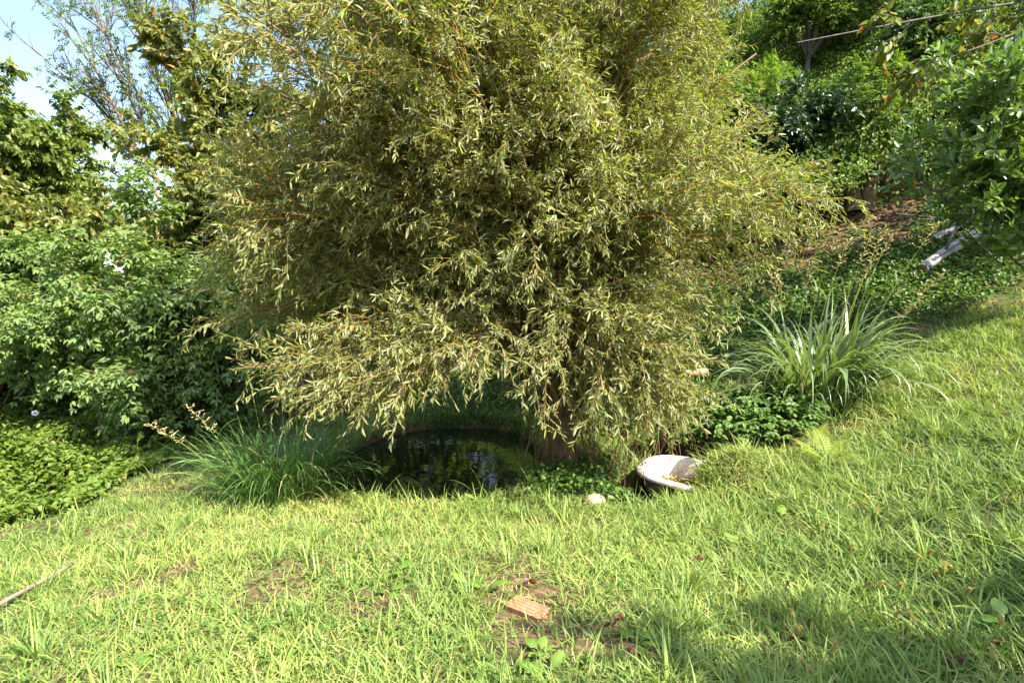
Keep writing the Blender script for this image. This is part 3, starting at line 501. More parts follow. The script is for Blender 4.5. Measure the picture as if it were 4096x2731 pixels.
def hill_surface(x, y):
    P = xy0(x, y); n = np.array([-.05, -.72, .6]); z = ground(x, y)
    b = -.25 + 2.5 * fbm(np.stack([x, y, z * .6], -1), .55, 31) ** 1.3 + .5 * (fbm(np.stack([x, y, z], -1), 1.6, 33) - .5)
    return np.stack([x, y, z], -1) + n * b[:, None]
def build_hill():
    rng = RNG(71); n = 480000; x, y = scatter(n, -3.5, 19, 11.0, 23, rng); q = y - 13 + .35 * (np.minimum(x, 14) - 6)
    lip = -1.35 + .6 * fbm(xy0(x, y * 0), .9, 35) + .75 * sm(x, 6.2, 7.6)
    dens = sm(q, lip, lip + .3) * (1 - .75 * sm(q, 4, 7)) * np.where(x < 1.5, .45, 1) * np.where((x > 14), .4, 1)
    k = rng.uniform(0, 1, n) < dens; x, y, q = x[k], y[k], q[k]; P = hill_surface(x, y); P += rng.normal(0, .09, P.shape); lw = rng.uniform(0, 1, len(x)) < .22; P[lw] = np.stack([x, y, ground(x, y) + rng.uniform(.03, .3, len(x))], -1)[lw]
    rag = fbm(P, 2.4, 37); k = rag > .37; P = P[k]; m = len(P); print('hill', m)
    tint = .05 + .55 * rng.beta(1.5, 1.6, m) + .85 * (fbm(P, .55, 39) - .45)
    A = Acc(); flat_leaves(A, P, rng, .055, .10, .62, 'ovate', np.where(rng.uniform(0, 1, m) > .992, .98, np.clip(tint, 0, .93)), np.array([0, -.7, .25]), .7, .55, .45, dn=.6)
    # trailing shoots over the dark hollow
    n = 260; px = rng.uniform(2, 11, n); qy = 13 - .35 * (px - 6) + rng.uniform(-.1, .5, n); p0 = hill_surface(px, qy); p2 = p0 + np.stack([rng.normal(0, .2, n), rng.normal(-.15, .1, n), -rng.uniform(.3, 1.1, n)], -1)
    sh = beziers(p0, p2, rng, .2, .8, .04, 8); pos, d, pi, t = along(sh, 14, .1, rng, .9, .4); leaves(A, pos, d, up_normals(d, rng, .6, .5, np.array([0, -.6, 0])), rng.uniform(.06, .11, len(pos)), .055, rng, 'ovate', rng.uniform(.1, .7, len(pos)), .25, .3)
    tag(A.build('hillside_vines', M['ivy']), 'dense leafy vines blanketing the steep hillside at upper right', 'vines', kind='stuff')
    A = Acc(); tubes(A, sh[:120], np.linspace(.007, .003, 8)[None], 3, rng.uniform(.2, 1, 120)); tag(A.build('hanging_vine_stems', M['deadstem']), 'thin brown vine stems trailing over the dark hollow under the hillside vines', 'vines', kind='stuff')
build_hill()
def build_cover():
    rng = RNG(72); A = Acc()
    n = 60000; x, y = scatter(n, 2.4, 12.5, 7.6, 13.2, rng); bound = 8.6 - .12 * (x - 4) + .5 * (fbm(xy0(x, y), .8, 41) - .5) + .7 * sm(x, 6.3, 8.5)
    dens = sm(y, bound - .2, bound + .4) * (1 - .95 * sm(fbm(xy0(x, y), .75, 43), .50, .62) * sm(y, 10.2, 11)) * (1 - .6 * sm(y, 11.2, 12))
    k = rng.uniform(0, 1, n) < dens; x, y = x[k], y[k]; P = np.stack([x, y, ground(x, y) + rng.uniform(.02, .14, len(x))], -1)
    flat_leaves(A, P, rng, .05, .095, .7, 'heart', rng.uniform(.05, .9, len(P)), up=1.3, rnd=.4)
    n = 36000; x, y = scatter(n, -1.9, 3.2, 7.3, 11.6, rng); k = (pond_d(x, y) > 1.02) & (rng.uniform(0, 1, n) < sm(x + .35 * (y - 8), -1.8, -.9)); x, y = x[k], y[k]
    P = np.stack([x, y, ground(x, y) + rng.uniform(.01, .12, len(x))], -1); flat_leaves(A, P, rng, .03, .06, .75, 'ovate', rng.uniform(.05, .95, len(P)), up=1.2)
    tag(A.build('ground_cover', M['cover']), 'low dark green ground cover in the shade under the hillside and behind the pond', 'ground cover', kind='stuff')
    # creeper mound right of the tub and weeds at the willow's foot
    A = Acc(); n = 2600; x, y = scatter(n, 1.2, 3.5, 5.35, 7.1, rng); u, v = tub_uv(x, y)
    e = ((x - 2.45) / 1.0) ** 2 + ((y - 6.25) / .75) ** 2; k = (rng.uniform(0, 1, n) < 1 - sm(e, .75, 1.15)) & ~((u > -.15) & (u < .30 + .25 * rng.uniform(0, 1, len(u))) & (np.abs(v) < .40)) & ~((v < -.3) & (u < .45)); x, y, e = x[k], y[k], e[k]
    z = ground(x, y) + (.08 + .50 * np.sqrt(np.clip(1 - e / 1.15, 0, 1))) * rng.uniform(.55, 1, len(x)) * (.7 + .6 * fbm(xy0(x, y), 3, 47)); N = len(x)
    for k5 in range(5):
        a = k5 / 5 * 2 * np.pi + rng.uniform(0, 6.3, 1) + hash3(np.arange(N), np.arange(N) * 0, np.arange(N) * 0) * 6.28
        d = norm(np.stack([np.cos(a), np.sin(a), rng.normal(-.25, .15, N)], -1)); Ln = rng.uniform(.045, .085, N); leaves(A, np.stack([x, y, z], -1), d, up_normals(d, rng, 1.3, .25, np.array([.2, -.4, 0])), Ln, Ln * .48, rng, 'ellip', rng.uniform(.1, .9, N), .2, .25)
    n = 5200; x, y = scatter(n, .1, 2.0, 4.95, 6.3, rng); e = ((x - .85) / .85) ** 2 + ((y - 5.55) / .55) ** 2; u, v = tub_uv(x, y); k = (e < rng.uniform(.5, 1.2, n)) & (pond_d(x, y) > 1.04) & ((x < 1.12) | (y > 6.0) | (rng.uniform(0, 1, n) < .25)) & ~((u > -.12) & (np.abs(v) < .4)); x, y = x[k], y[k]
    P = np.stack([x, y, ground(x, y) + rng.uniform(.02, .22, len(x))], -1); flat_leaves(A, P, rng, .035, .075, .7, 'heart', rng.uniform(.1, .95, len(P)), up=1., rnd=.6)
    tag(A.build('creeper', M['creeper']), 'five leaved creeper and weeds heaped right of the bathtub and round the willow foot', 'creeper', kind='stuff')
    # brown leaf litter under hillside and shrubs
    A = Acc(); n = 16000; x, y = scatter(n, 3.5, 13, 9.6, 13.4, rng); k = rng.uniform(0, 1, n) < .15 + .55 * sm(y, 10.8, 11.6); x, y = x[k], y[k]; x2, y2 = scatter(2500, -4.6, -2.4, 8.8, 11.5, rng); x3, y3 = scatter(900, 3.2, 5.4, 7.2, 8.6, rng); x = np.concatenate([x, x2, x3]); y = np.concatenate([y, y2, y3])
    flat_leaves(A, np.stack([x, y, ground(x, y) + rng.uniform(.01, .05, len(x))], -1), rng, .04, .10, .6, 'ovate', None, up=1.5, rnd=.5, dn=0, tilt=.2); tag(A.build('leaf_litter', M['litter']), 'brown fallen leaves on the shaded soil below the hillside', 'leaf litter', kind='stuff')
build_cover()

# ------------------------------------------------------------------ lawn
def lawn_mask(x, y):
    u, v = tub_uv(x, y)
    m = sm(x, edge_x(y) - .12, edge_x(y) + .12) * (pond_d(x, y) > 1.06)
    e = ((x - 2.45) / .95) ** 2 + ((y - 6.25) / .7) ** 2; m = m * sm(e, .8, 1.1)
    m = m * ~((u > -.06) & (np.abs(v) < .38) & (u < .56))
    bound = 8.6 - .12 * (x - 4) + .7 * sm(x, 6.3, 8.5); m = m * np.where(x > 2.2, 1 - .9 * sm(y, bound - .3, bound + .3), 1)
    m = m * np.where((x > -1.7) & (x <= 2.6) & (y > 7.3), .15, 1)
    foot = ((x - .85) / .75) ** 2 + ((y - 5.65) / .5) ** 2; m = m * (.25 + .75 * sm(foot, .6, 1.1))
    return m
def build_lawn():
    rng = RNG(80); A = Acc(); xs = []; ys = []
    for (y0, y1, x0, x1, dn) in ((1.7, 3.0, -2.9, 2.9, 8500), (3.0, 4.2, -3.9, 4.0, 6500), (4.2, 5.6, -4.9, 5.2, 4600), (5.6, 7.5, -4.9, 7, 2600), (7.5, 10.5, -4.9, 9.6, 1400)):
        n = int((y1 - y0) * (x1 - x0) * dn); x, y = scatter(n, x0, x1, y0, y1, rng); xs.append(x); ys.append(y)
    x = np.concatenate(xs); y = np.concatenate(ys); bare = sm(fbm(xy0(x, y), 2.1, 51), .60, .70); m = lawn_mask(x, y) * (1 - .8 * bare)
    k = rng.uniform(0, 1, len(x)) < m; x, y = x[k], y[k]; N = len(x); print('lawn blades', N)
    p = xy0(x, y); tall = fbm(p, 1.3, 53); near_pond = np.exp(-((pond_d(x, y) - 1.1) / .2) ** 2)
    right = sm(x, .2, 1.8)
    Ln = rng.gamma(4, .022, N).clip(.025, .24) * (.55 + .9 * tall) * (1 + .25 * near_pond) * (.86 + .4 * right); far = 1 + .07 * np.clip(y - 3, 0, 6)
    Wd = rng.uniform(.0045, .0095, N) * far
    dry = fbm(p, 2.3, 57); tint = .08 + .62 * rng.beta(1.7, 1.5, N) + .85 * (fbm(p, .8, 55) - .43) + .06 * sm(y, 3, 5)
    tint = np.where(rng.uniform(0, 1, N) < .05 + .22 * sm(dry, .55, .75), rng.uniform(.86, 1, N), np.clip(tint, 0, .86))
    base = np.stack([x, y, ground(x, y) - .005], -1)
    blades(A, base, rng.uniform(0, 2 * np.pi, N), np.clip(rng.normal(1.0, .42, N), .1, 1.5), Ln, Wd, rng.uniform(.0, 1.1, N), rng, 4, tint, twist=.7)
    # tufts of longer blades
    nt_ = 700; x, y = scatter(nt_, -4.3, 7.5, 1.9, 8.6, rng); k = (rng.uniform(0, 1, nt_) < lawn_mask(x, y) * (.35 + .65 * sm(x, -.5, 1.5))); x, y = x[k], y[k]; per = 34; sz = rng.uniform(.6, 1.25, len(x))
    cx = np.repeat(x, per); cy = np.repeat(y, per); sz = np.repeat(sz, per); N = len(cx); a = rng.uniform(0, 2 * np.pi, N); r = np.abs(rng.normal(0, .035, N)) * sz; bx, by = cx + r * np.cos(a), cy + r * np.sin(a)
    blades(A, np.stack([bx, by, ground(bx, by) - .01], -1), a + rng.normal(0, .5, N), rng.uniform(.1, .9, N), rng.uniform(.10, .26, N) * sz, rng.uniform(.006, .011, N), rng.uniform(.2, 1.3, N), rng, 6, np.clip(.1 + .7 * rng.beta(1.6, 1.6, N), 0, .86), twist=.4)
    # taller grass round the pond margin and under the tall clump
    n = 9000; x, y = scatter(n, -3.4, 4.8, 4.9, 8.4, rng); pd = pond_d(x, y); k = ((pd > 1.03) & (pd < 1.2) & (x < .3) & ((y > 5.9) | (rng.uniform(0, 1, n) < .10))) | ((np.hypot((x - 3.1) / 1.2, (y - 6.6) / .8) < 1) & (x > 1.9)); x, y = x[k], y[k]; N = len(x)
    blades(A, np.stack([x, y, ground(x, y) - .01], -1), rng.uniform(0, 6.28, N), rng.uniform(.05, .6, N), rng.uniform(.16, .42, N), rng.uniform(.006, .011, N), rng.uniform(.2, 1.4, N), rng, 6, np.clip(rng.normal(.45, .2, N), 0, .86), twist=.4)
    tag(A.build('lawn_grass', M['grass']), 'sunlit rough lawn of yellowish green grass in front of the pond', 'grass', kind='stuff')
    # clover and small weeds among the blades
    A = Acc(); n = 5200; x, y = scatter(n, -3.6, 5.6, 1.8, 6.4, rng); k = rng.uniform(0, 1, n) < lawn_mask(x, y) * sm(fbm(xy0(x, y), 1.5, 61), .42, .62); x, y = x[k], y[k]; N = len(x); z = ground(x, y) + rng.uniform(.02, .07, N); tt = rng.uniform(0, 1, N); a0 = rng.uniform(0, 6.28, N)
    for j in range(3):
        a = a0 + j * 2.094; d = norm(np.stack([np.cos(a), np.sin(a), np.full(N, .12)], -1)); Ln = rng.uniform(.012, .024, N); leaves(A, np.stack([x, y, z], -1), d, up_normals(d, rng, 1.5, .3), Ln, Ln * .9, rng, 'oblong', tt, .15, .2)
    tag(A.build('clover', M['clover']), 'small clover leaves scattered low among the lawn grass', 'clover', kind='stuff')
    A = Acc(); n = 9000; x, y = scatter(n, -4, 6, 1.8, 6.5, rng); k = rng.uniform(0, 1, n) < lawn_mask(x, y) * (.2 + .8 * sm(fbm(xy0(x, y), 1.7, 51), .5, .65)); x, y = x[k], y[k]; N = len(x); a = rng.uniform(0, 6.28, N); Ln = rng.uniform(.03, .12, N); p0 = np.stack([x, y, ground(x, y) + rng.uniform(.004, .03, N)], -1)
    p2 = p0 + np.stack([np.cos(a) * Ln, np.sin(a) * Ln, rng.uniform(0, .03, N)], -1); tubes(A, beziers(p0, p2, rng, .9, .5, .05, 4), np.full((1, 4), .0012), 3, rng.uniform(0, 1, N)); tag(A.build('dry_straw', M['straw']), 'dry straw coloured stems lying in the bare patches of the lawn', 'straw', kind='stuff')
build_lawn()

# ------------------------------------------------------------------ tall grass clumps
def panicle(top, tan, rng, n=16, size=.05):
    A = Acc(); s = np.linspace(-.30, .02, n)[:, None]; pos = top + tan * s + 0 * s; a = np.arange(n) * 2.4 + rng.uniform(0, 6)
    d = norm(np.stack([np.cos(a), np.sin(a), np.full(n, .5)], -1)); Ln = size * rng.uniform(.8, 1.6, n) * np.linspace(1.5, .8, n)
    for k in range(5):
        b0 = pos + d * (Ln * k / 5)[:, None]; leaves(A, b0 + rng.normal(0, .003, b0.shape), norm(d + rng.normal(0, .3, d.shape)), up_normals(d, rng, .5, 1), size * .62, size * .24, rng, 'ellip', rng.uniform(0, 1, n), .1, .5)
    return A
def clump(name, label, cx, cy, rx, ry, n, L_, W_, lean, bend, mat, seed, stalks):
    rng = RNG(seed); root = empty(name, (cx, cy, gz(cx, cy))); tag(root, label, 'tall grass')
    r = np.sqrt(rng.uniform(0, 1, n)); a = rng.uniform(0, 2 * np.pi, n); x = cx + r * np.cos(a) * rx; y = cy + r * np.sin(a) * ry
    A = Acc(); blades(A, np.stack([x, y, ground(x, y) - .02], -1), a + rng.normal(0, .6, n), np.clip(rng.normal(lean, .16, n) * (.3 + r), .02, 1.1), rng.uniform(*L_, n), rng.uniform(*W_, n), np.where(rng.uniform(0, 1, n) < .2, .4, 1.) * np.clip(rng.normal(bend, .5, n), .1, 2.9), rng, 11, np.clip(rng.normal(.5, .22, n) + .45 * (rng.uniform(0, 1, n) > .96), 0, 1), twist=.45, pw=2.0)
    part(A, 'leaf_blades', mat, root)
    for (x, y, tx, ty, tz) in stalks:
        p0 = np.array([[x, y, gz(x, y)]]); p2 = np.array([[tx, ty, tz]]); Cv = beziers(p0, p2, rng, .62, .4, .006, 14); st = part(tubes(Acc(), Cv, np.linspace(.0052, .002, 14)[None], 5, np.array([rng.uniform(.2, 1)])), 'seed_stalk', M['stalk'], root)
        hd = panicle(Cv[0, -1], norm(Cv[0, -1] - Cv[0, -3]), rng).build('seed_head', M['seed']); hd.parent = st
        A = Acc(); q = Cv[0, 8:9]; blades(A, q, np.array([rng.uniform(0, 6.28)]), np.array([.3]), np.array([.38]), np.array([.018]), np.array([1.9]), rng, 8, np.array([.6])); o = A.build('stalk_leaf', mat); o.parent = st
clump('tall_grass_clump', 'big arching clump of broad grey green grass right of the willow', 3.55, 6.55, .48, .38, 460, (.8, 1.6), (.028, .046), .26, 2.5, M['tall'], 90,
      [(3.3, 6.6, 3.62, 6.4, 2.15), (3.35, 6.5, 3.66, 6.3, 2.02), (3.6, 6.6, 3.98, 6.4, 2.08), (3.65, 6.5, 4.12, 6.4, 2.18), (3.75, 6.6, 4.22, 6.4, 2.12), (3.9, 6.6, 4.78, 6.5, 2.22), (3.95, 6.5, 4.75, 6.3, 1.68), (3.5, 6.4, 4.05, 6.4, 1.86), (3.3, 6.7, 3.45, 6.6, 1.8), (3.8, 6.5, 4.45, 6.2, 1.42), (3.0, 6.5, 2.95, 6.4, 1.7)])
clump('pond_reed_clump', 'dark green clump of narrow grass at the left edge of the pond', -2.30, 5.42, .50, .36, 560, (.45, 1.0), (.010, .020), .36, 1.9, M['reed'], 91,
      [(-2.4, 5.5, -2.62, 5.4, .98), (-2.2, 5.4, -2.2, 5.3, .78), (-2.6, 5.3, -3.3, 5.1, .28), (-2.5, 5.3, -3.0, 5.2, .42), (-2.1, 5.4, -2.0, 5.2, .62)])

# ------------------------------------------------------------------ bathtub
def build_tub():
    ca, sa = math.cos(TUB_A), math.sin(TUB_A); z0 = -.30
    root = empty('bathtub', (TUB_O[0], TUB_O[1], z0), TUB_A); root.rotation_euler.x = math.radians(7); tag(root, 'old white enamel bathtub half buried in weeds beside the willow', 'bathtub')
    Lh, Wh = .78, .36; n = 96; t = np.linspace(0, 2 * np.pi, n, endpoint=False)
    def ring(ins, z, ins_end=None):
        a, b = Lh - (ins if ins_end is None else ins_end), Wh - ins; e = 2 / 3.0
        return np.stack([Lh + a * np.sign(np.cos(t)) * np.abs(np.cos(t)) ** e, b * np.sign(np.sin(t)) * np.abs(np.sin(t)) ** e, np.full(n, z)], -1)
    prof = [(.16, -.46, .17), (.09, -.28, .10), (.06, -.10, .065), (.050, -.050, None), (.030, -.050, None), (.008, -.040, None), (0, -.020, None), (.006, -.002, None), (.026, .010, None), (.060, .008, None), (.080, -.008, None), (.092, -.05, .10), (.10, -.20, .16), (.13, -.33, .26), (.20, -.385, .36), (.30, -.39, .5)]
    R = [ring(*q) for q in prof]; V = np.concatenate(R); k = np.arange(n); F = [np.stack([i * n + k, i * n + (k + 1) % n, (i + 1) * n + (k + 1) % n, (i + 1) * n + k], -1) for i in range(len(R) - 1)]
    F.append(((len(R) - 1) * n + k)[None])
    V = np.concatenate([V]); m = bpy.data.materials.new('stained_enamel'); m.use_nodes = True; tt = m.node_tree; K = tt.links.new; p = tt.nodes['Principled BSDF']
    c = tt.nodes.new('ShaderNodeTexCoord'); n1 = tt.nodes.new('ShaderNodeTexNoise'); n1.inputs['Scale'].default_value = 14; n1.inputs['Detail'].default_value = 8; n1.inputs['Roughness'].default_value = .7; K(c.outputs['Object'], n1.inputs['Vector'])
    r = ramp(tt, [(.0, (.80, .76, .70)), (.45, (.76, .69, .60)), (.58, (.48, .36, .27)), (.74, (.20, .13, .09))]); K(n1.outputs['Fac'], r.inputs['Fac'])
    r2 = ramp(tt, [(.3, (.05, .05, .032)), (.55, (.115, .105, .075)), (.75, (.04, .055, .018))]); K(n1.outputs['Fac'], r2.inputs['Fac'])
    at = tt.nodes.new('ShaderNodeAttribute'); at.attribute_name = 'tint'; s = tt.nodes.new('ShaderNodeSeparateColor'); K(at.outputs['Color'], s.inputs[0])
    q = tt.nodes.new('ShaderNodeMix'); q.data_type = 'RGBA'; K(s.outputs[0], q.inputs['Factor']); K(r.outputs['Color'], q.inputs['A']); K(r2.outputs['Color'], q.inputs['B']); K(q.outputs['Result'], p.inputs['Base Color']); p.inputs['Roughness'].default_value = .35
    A = np.zeros((len(V), 3)); A[:4 * n, 0] = 1.0; A[4 * n:5 * n, 0] = .6; A[5 * n:11 * n, 0] = .08; A[11 * n:, 0] = 0
    o = Acc().add(V, F, A).build('tub_shell', m); o.parent = root
    # overflow hole on the inside of the near end
    hx = .105
    A1 = Acc(); a = np.linspace(0, 2 * np.pi, 21)[:-1]; P = np.stack([hx + .008 + .0 * a + .012 * np.sin(a) * -1, .02 + .028 * np.cos(a), -.105 + .028 * np.sin(a)], -1); P = np.concatenate([P, P[:2]]); tubes(A1, P[None], np.full((1, len(P)), .006), 6); o = A1.build('overflow_ring', M['ring']); o.parent = root
    P = np.stack([hx + .010 - .012 * np.sin(a), .02 + .026 * np.cos(a), -.105 + .026 * np.sin(a)], -1); o = Acc().add(P, [np.arange(20)[None]]).build('overflow_hole', M['hole']); o.parent = root  # flat dark disc: shade inside the opening is put into its colour
    # water and algae stand in the tub: things of their own
    def wpt(v): v = np.asarray(v, float); return np.stack([TUB_O[0] + v[:, 0] * ca - v[:, 1] * sa, TUB_O[1] + v[:, 0] * sa + v[:, 1] * ca, z0 + v[:, 2]], -1)
    w = ring(.10, -.19, .155); tag(Acc().add(wpt(w), [np.arange(n)[None]]).build('tub_water', M['tubwater']), 'shallow brown water standing in the old bathtub', 'water', kind='structure')
    rng = RNG(95); A = Acc(); N = 1500; tq = rng.uniform(0, 2 * np.pi, N); e = 2 / 3.; f = rng.uniform(.80, 1.0, N) ; up_ = rng.uniform(0, 1, N) ** 2
    v = np.stack([Lh + (Lh - .16) * f * np.sign(np.cos(tq)) * np.abs(np.cos(tq)) ** e, (Wh - .105) * f * np.sign(np.sin(tq)) * np.abs(np.sin(tq)) ** e, -.19 + .05 * up_], -1); v = v[(v[:, 0] < 1.0) & (v[:, 1] > -.15)]
    flat_leaves(A, wpt(v), rng, .015, .03, .8, 'ovate', rng.uniform(0, 1, len(v)), up=1., rnd=1.); tag(A.build('algae', M['algae']), 'yellow algae scum along the water line inside the bathtub', 'algae', kind='stuff')
build_tub()

# ------------------------------------------------------------------ logs, old trunk, brick, stone, pole
def log(name, label, p0, p1, r0, r1, mat, end, stubs=(), seed=0):
    rng = RNG(seed); root = empty(name, tuple(p0)); tag(root, label, 'log'); P = beziers(np.array([p0]), np.array([p1]), rng, .5, .5, .012, 16); R = np.linspace(r0, r1, 16)[None] * (1 + .05 * rng.normal(size=(1, 16)))
    part(tubes(Acc(), P, R, 16), 'log_body', mat, root)
    for e, sgn in ((0, -1), (15, 1)):
        T = norm(P[0, min(e + 1, 15)] - P[0, max(e - 1, 0)]); U = norm(np.cross(T, [0, 0, 1.])); Wv = np.cross(T, U); a = np.linspace(0, 2 * np.pi, 18)[:-1]; rr = R[0, e] * .99
        V = P[0, e] + T * sgn * .004 + rr * (np.cos(a)[:, None] * U + np.sin(a)[:, None] * Wv); part(Acc().add(np.concatenate([V, [P[0, e] + T * sgn * .01]]), [np.stack([np.arange(17), (np.arange(17) + 1) % 17, np.full(17, 17)], -1)]), 'cut_end', end, root)
    for q0, q1, r in stubs: part(tubes(Acc(), beziers(np.array([q0]), np.array([q1]), rng, .5, .5, .03, 10), np.linspace(r, r * .45, 10)[None], 6), 'branch_stub', M['greywood'], root)
G = lambda x, y, dz: (x, y, gz(x, y) + dz)
log('fallen_log', 'long pale grey fallen log lying up the slope under the laurel', G(7.0, 9.78, .12), (9.9, 10.75, gz(9.9, 10.75) + .16), .085, .11, M['log'], M['logend'], [(G(7.5, 9.95, .2), G(7.75, 9.9, .95), .03), (G(8.0, 10.1, .2), G(7.3, 9.8, .26), .02)], 1)
log('fallen_log', 'shorter pale log with an orange cut end behind the long fallen log', G(7.75, 10.6, .10), (10.1, 11.1, gz(10.1, 11.1) + .14), .06, .08, M['log'], M['logend'], (), 2)
log('cut_log', 'pale cut log half hidden behind the right side of the willow', G(2.15, 8.9, .10), G(3.0, 8.6, .12), .06, .07, M['paleend'], M['paleend'], (), 3)
log('fallen_stick', 'short grey weathered log on the dark ground cover behind the tall grass', G(4.6, 8.9, .07), G(5.25, 9.2, .08), .05, .06, M['log'], M['logend'], (), 4)
def build_trunk():
    rng = RNG(96); x, y = 7.3, 12.15; b = gz(x, y) - .1; root = empty('old_trunk', (x, y, b)); tag(root, 'gnarled old trunk standing in the dark hollow under the hillside vines', 'tree trunk')
    s = np.linspace(0, 1, 12)
    for k, (dx, tx) in enumerate(((-.12, -.35), (.12, .25))):
        P = np.stack([x + dx + tx * s ** 2, y + .1 * s, b + 1.1 * s], -1)[None]; A = tubes(Acc(), P, np.interp(s, [0, .2, 1], [.24, .15, .11])[None], 14); A.V[0] += .12 * (fbm(A.V[0], 5, 7)[:, None] - .5); part(A, 'trunk_fork', M['bark'], root)
build_trunk()
def bare_branch():
    rng = RNG(97); root = empty('dead_branch', (7.2, 9.4, gz(7.2, 9.4))); tag(root, 'thin bare dead branch arching left of the laurel over the shaded ground', 'branch')
    P = beziers(np.array([[7.9, 9.3, 1.9]]), np.array([[6.15, 9.6, 2.75]]), rng, .9, .3, .03, 14); P0 = beziers(np.array([[8.2, 9.3, gz(8.2, 9.3)]]), np.array([[7.9, 9.3, 1.9]]), rng, .5, .5, .02, 8)
    part(tubes(Acc(), P0, np.linspace(.03, .022, 8)[None], 6), 'branch_stem', M['greywood'], root); part(tubes(Acc(), P, np.linspace(.022, .006, 14)[None], 5), 'branch_arm', M['greywood'], root)
    br, _, _ = spawn(P, 7, .4, 1, .8, .3, .6, .0, 5, rng, up=.2); part(tubes(Acc(), br, np.linspace(.008, .003, 5)[None], 4), 'branch_twigs', M['greywood'], root)
bare_branch()
def build_brick():
    x, y, rz = .085, 2.84, math.radians(-36); L_, W_, H_ = .215, .10, .055; root = empty('terracotta_brick', (x, y, gz(x, y) - .012), rz); root.rotation_euler.x = .12; tag(root, 'broken red terracotta brick lying in the foreground lawn', 'brick')
    rng = RNG(98); n = 9; yy = np.linspace(-W_ / 2, W_ / 2, 2 * n); top = []                      # grooved top
    prof = [(yy[0], 0)]
    for k, v in enumerate(yy): prof.append((v, H_ - (.006 if (k // 2) % 2 else 0)))
    prof.append((yy[-1], 0)); prof = np.array(prof); V = []
    for i, xx in enumerate(np.linspace(-L_ / 2, L_ / 2, 8)):
        jag = rng.normal(0, .008, len(prof)) if i == 7 else 0
        V.append(np.stack([np.full(len(prof), xx) + jag, prof[:, 0], prof[:, 1]], -1))
    m = len(prof); V = np.concatenate(V); k = np.arange(m); F = [np.stack([i * m + k, i * m + (k + 1) % m, (i + 1) * m + (k + 1) % m, (i + 1) * m + k], -1) for i in range(7)] + [k[None], (7 * m + k[::-1])[None]]
    o = Acc().add(V, F).build('brick_body', M['brick'], smooth=False); o.parent = root
build_brick()
def build_stone():
    t, p = np.meshgrid(np.linspace(0, np.pi, 14), np.linspace(0, 2 * np.pi, 24, endpoint=False), indexing='ij'); V = np.stack([np.sin(t) * np.cos(p) * .11, np.sin(t) * np.sin(p) * .08, np.cos(t) * .055], -1).reshape(-1, 3); V = V * (1 + .5 * (fbm(V, 14, 3)[:, None] - .5)); V = np.sign(V) * np.abs(V)
    i = np.arange(13)[:, None] * 24; j = np.arange(24)[None]; F = np.stack([i + j, i + (j + 1) % 24, i + 24 + (j + 1) % 24, i + 24 + j], -1).reshape(-1, 4)
    o = Acc().add(V, [F]).build('stone', M['stone']); o.location = G(.76, 5.02, .04); o.rotation_euler.z = .2; tag(o, 'flat tan stone in the grass in front of the willow foot', 'stone')
build_stone()
def build_pole():
    rng = RNG(99); p0 = np.array([[-2.74, 2.2, gz(-2.74, 2.2) + .04]]); p1 = np.array([[-2.90, 3.57, gz(-2.90, 3.57) + .06]]); o = tubes(Acc(), beziers(p0, p1, rng, .5, .5, .006, 14), np.linspace(.017, .011, 14)[None], 10, cap=True).build('wooden_pole', M['pole'], loc=p0[0]); tag(o, 'long weathered wooden pole lying in the grass at the lower left edge', 'pole')
build_pole()

# ------------------------------------------------------------------ ferns
def frond(A, base, az, lean, Ln, rng, bend=1.2, wide=.32):
    K = 17; s = np.linspace(0, 1, K); th = lean + bend * s; h = np.array([math.cos(az), math.sin(az), 0]); T = np.sin(th)[:, None] * h + np.cos(th)[:, None] * np.array([0, 0, 1.]); P = base + np.cumsum(T, 0) * Ln / K; sd = np.array([-h[1], h[0], 0]); nn = np.cross(T, sd); nn = np.where(nn[:, 2:3] < 0, -nn, nn)
    tubes(A, P[None], np.linspace(.003, .001, K)[None], 3, np.array([.8])); ln = Ln * wide * np.interp(s, [0, .12, .35, 1], [0, .25, 1, .05])
    for sg in (-1, 1):
        m = ln > .008; d = norm(sd * sg + T * .35 - nn * .15)[m]; pp = P[m]; q = ln[m]
        for f in np.linspace(.08, .95, 9):
            w = q * .22 * (1 - f) ** .6 + .003
            for s2 in (-1, 1): leaves(A, pp + d * (q * f)[:, None], norm(T[m] * s2 + d * .5), nn[m], w * .8, w * .30, rng, 'ellip', rng.uniform(.1, .9, len(pp)), .1, .1)
def fern(name, label, x, y, z, fr, mat, seed):
    rng = RNG(seed); root = empty(name, (x, y, z)); tag(root, label, 'fern')
    for az, lean, Ln, bend in fr: A = Acc(); frond(A, np.array([x, y, z]), az, lean, Ln, rng, bend); part(A, 'frond', mat, root)
fern('fern', 'dark green fern hanging between the willow foot and the bathtub', 1.18, 5.95, gz(1.18, 5.95) + .42, [(-1.7, .9, .52, 1.5), (-1.2, .8, .55, 1.6), (-2.2, .8, .45, 1.4), (-.6, .7, .45, 1.5), (-1.5, .5, .5, 1.2), (.3, .6, .4, 1.2)], M['fern'], 100)
fern('fern', 'pale yellow green fern on the slope below the tall grass clump', 2.85, 5.0, gz(2.85, 5.0) + .02, [(2.6, .7, .42, .7), (3.4, .8, .38, .6), (.6, .7, .36, .7), (-.4, .9, .34, .6), (1.6, .4, .40, .7), (-1.4, .9, .3, .6)], M['lfern'], 101)
fern('fern', 'small pale fern beside the straw patch under the tall grass clump', 3.02, 5.55, gz(3.02, 5.55) + .02, [(2.2, .5, .34, .7), (.6, .6, .32, .7), (-1.2, .8, .28, .6)], M['lfern'], 102)

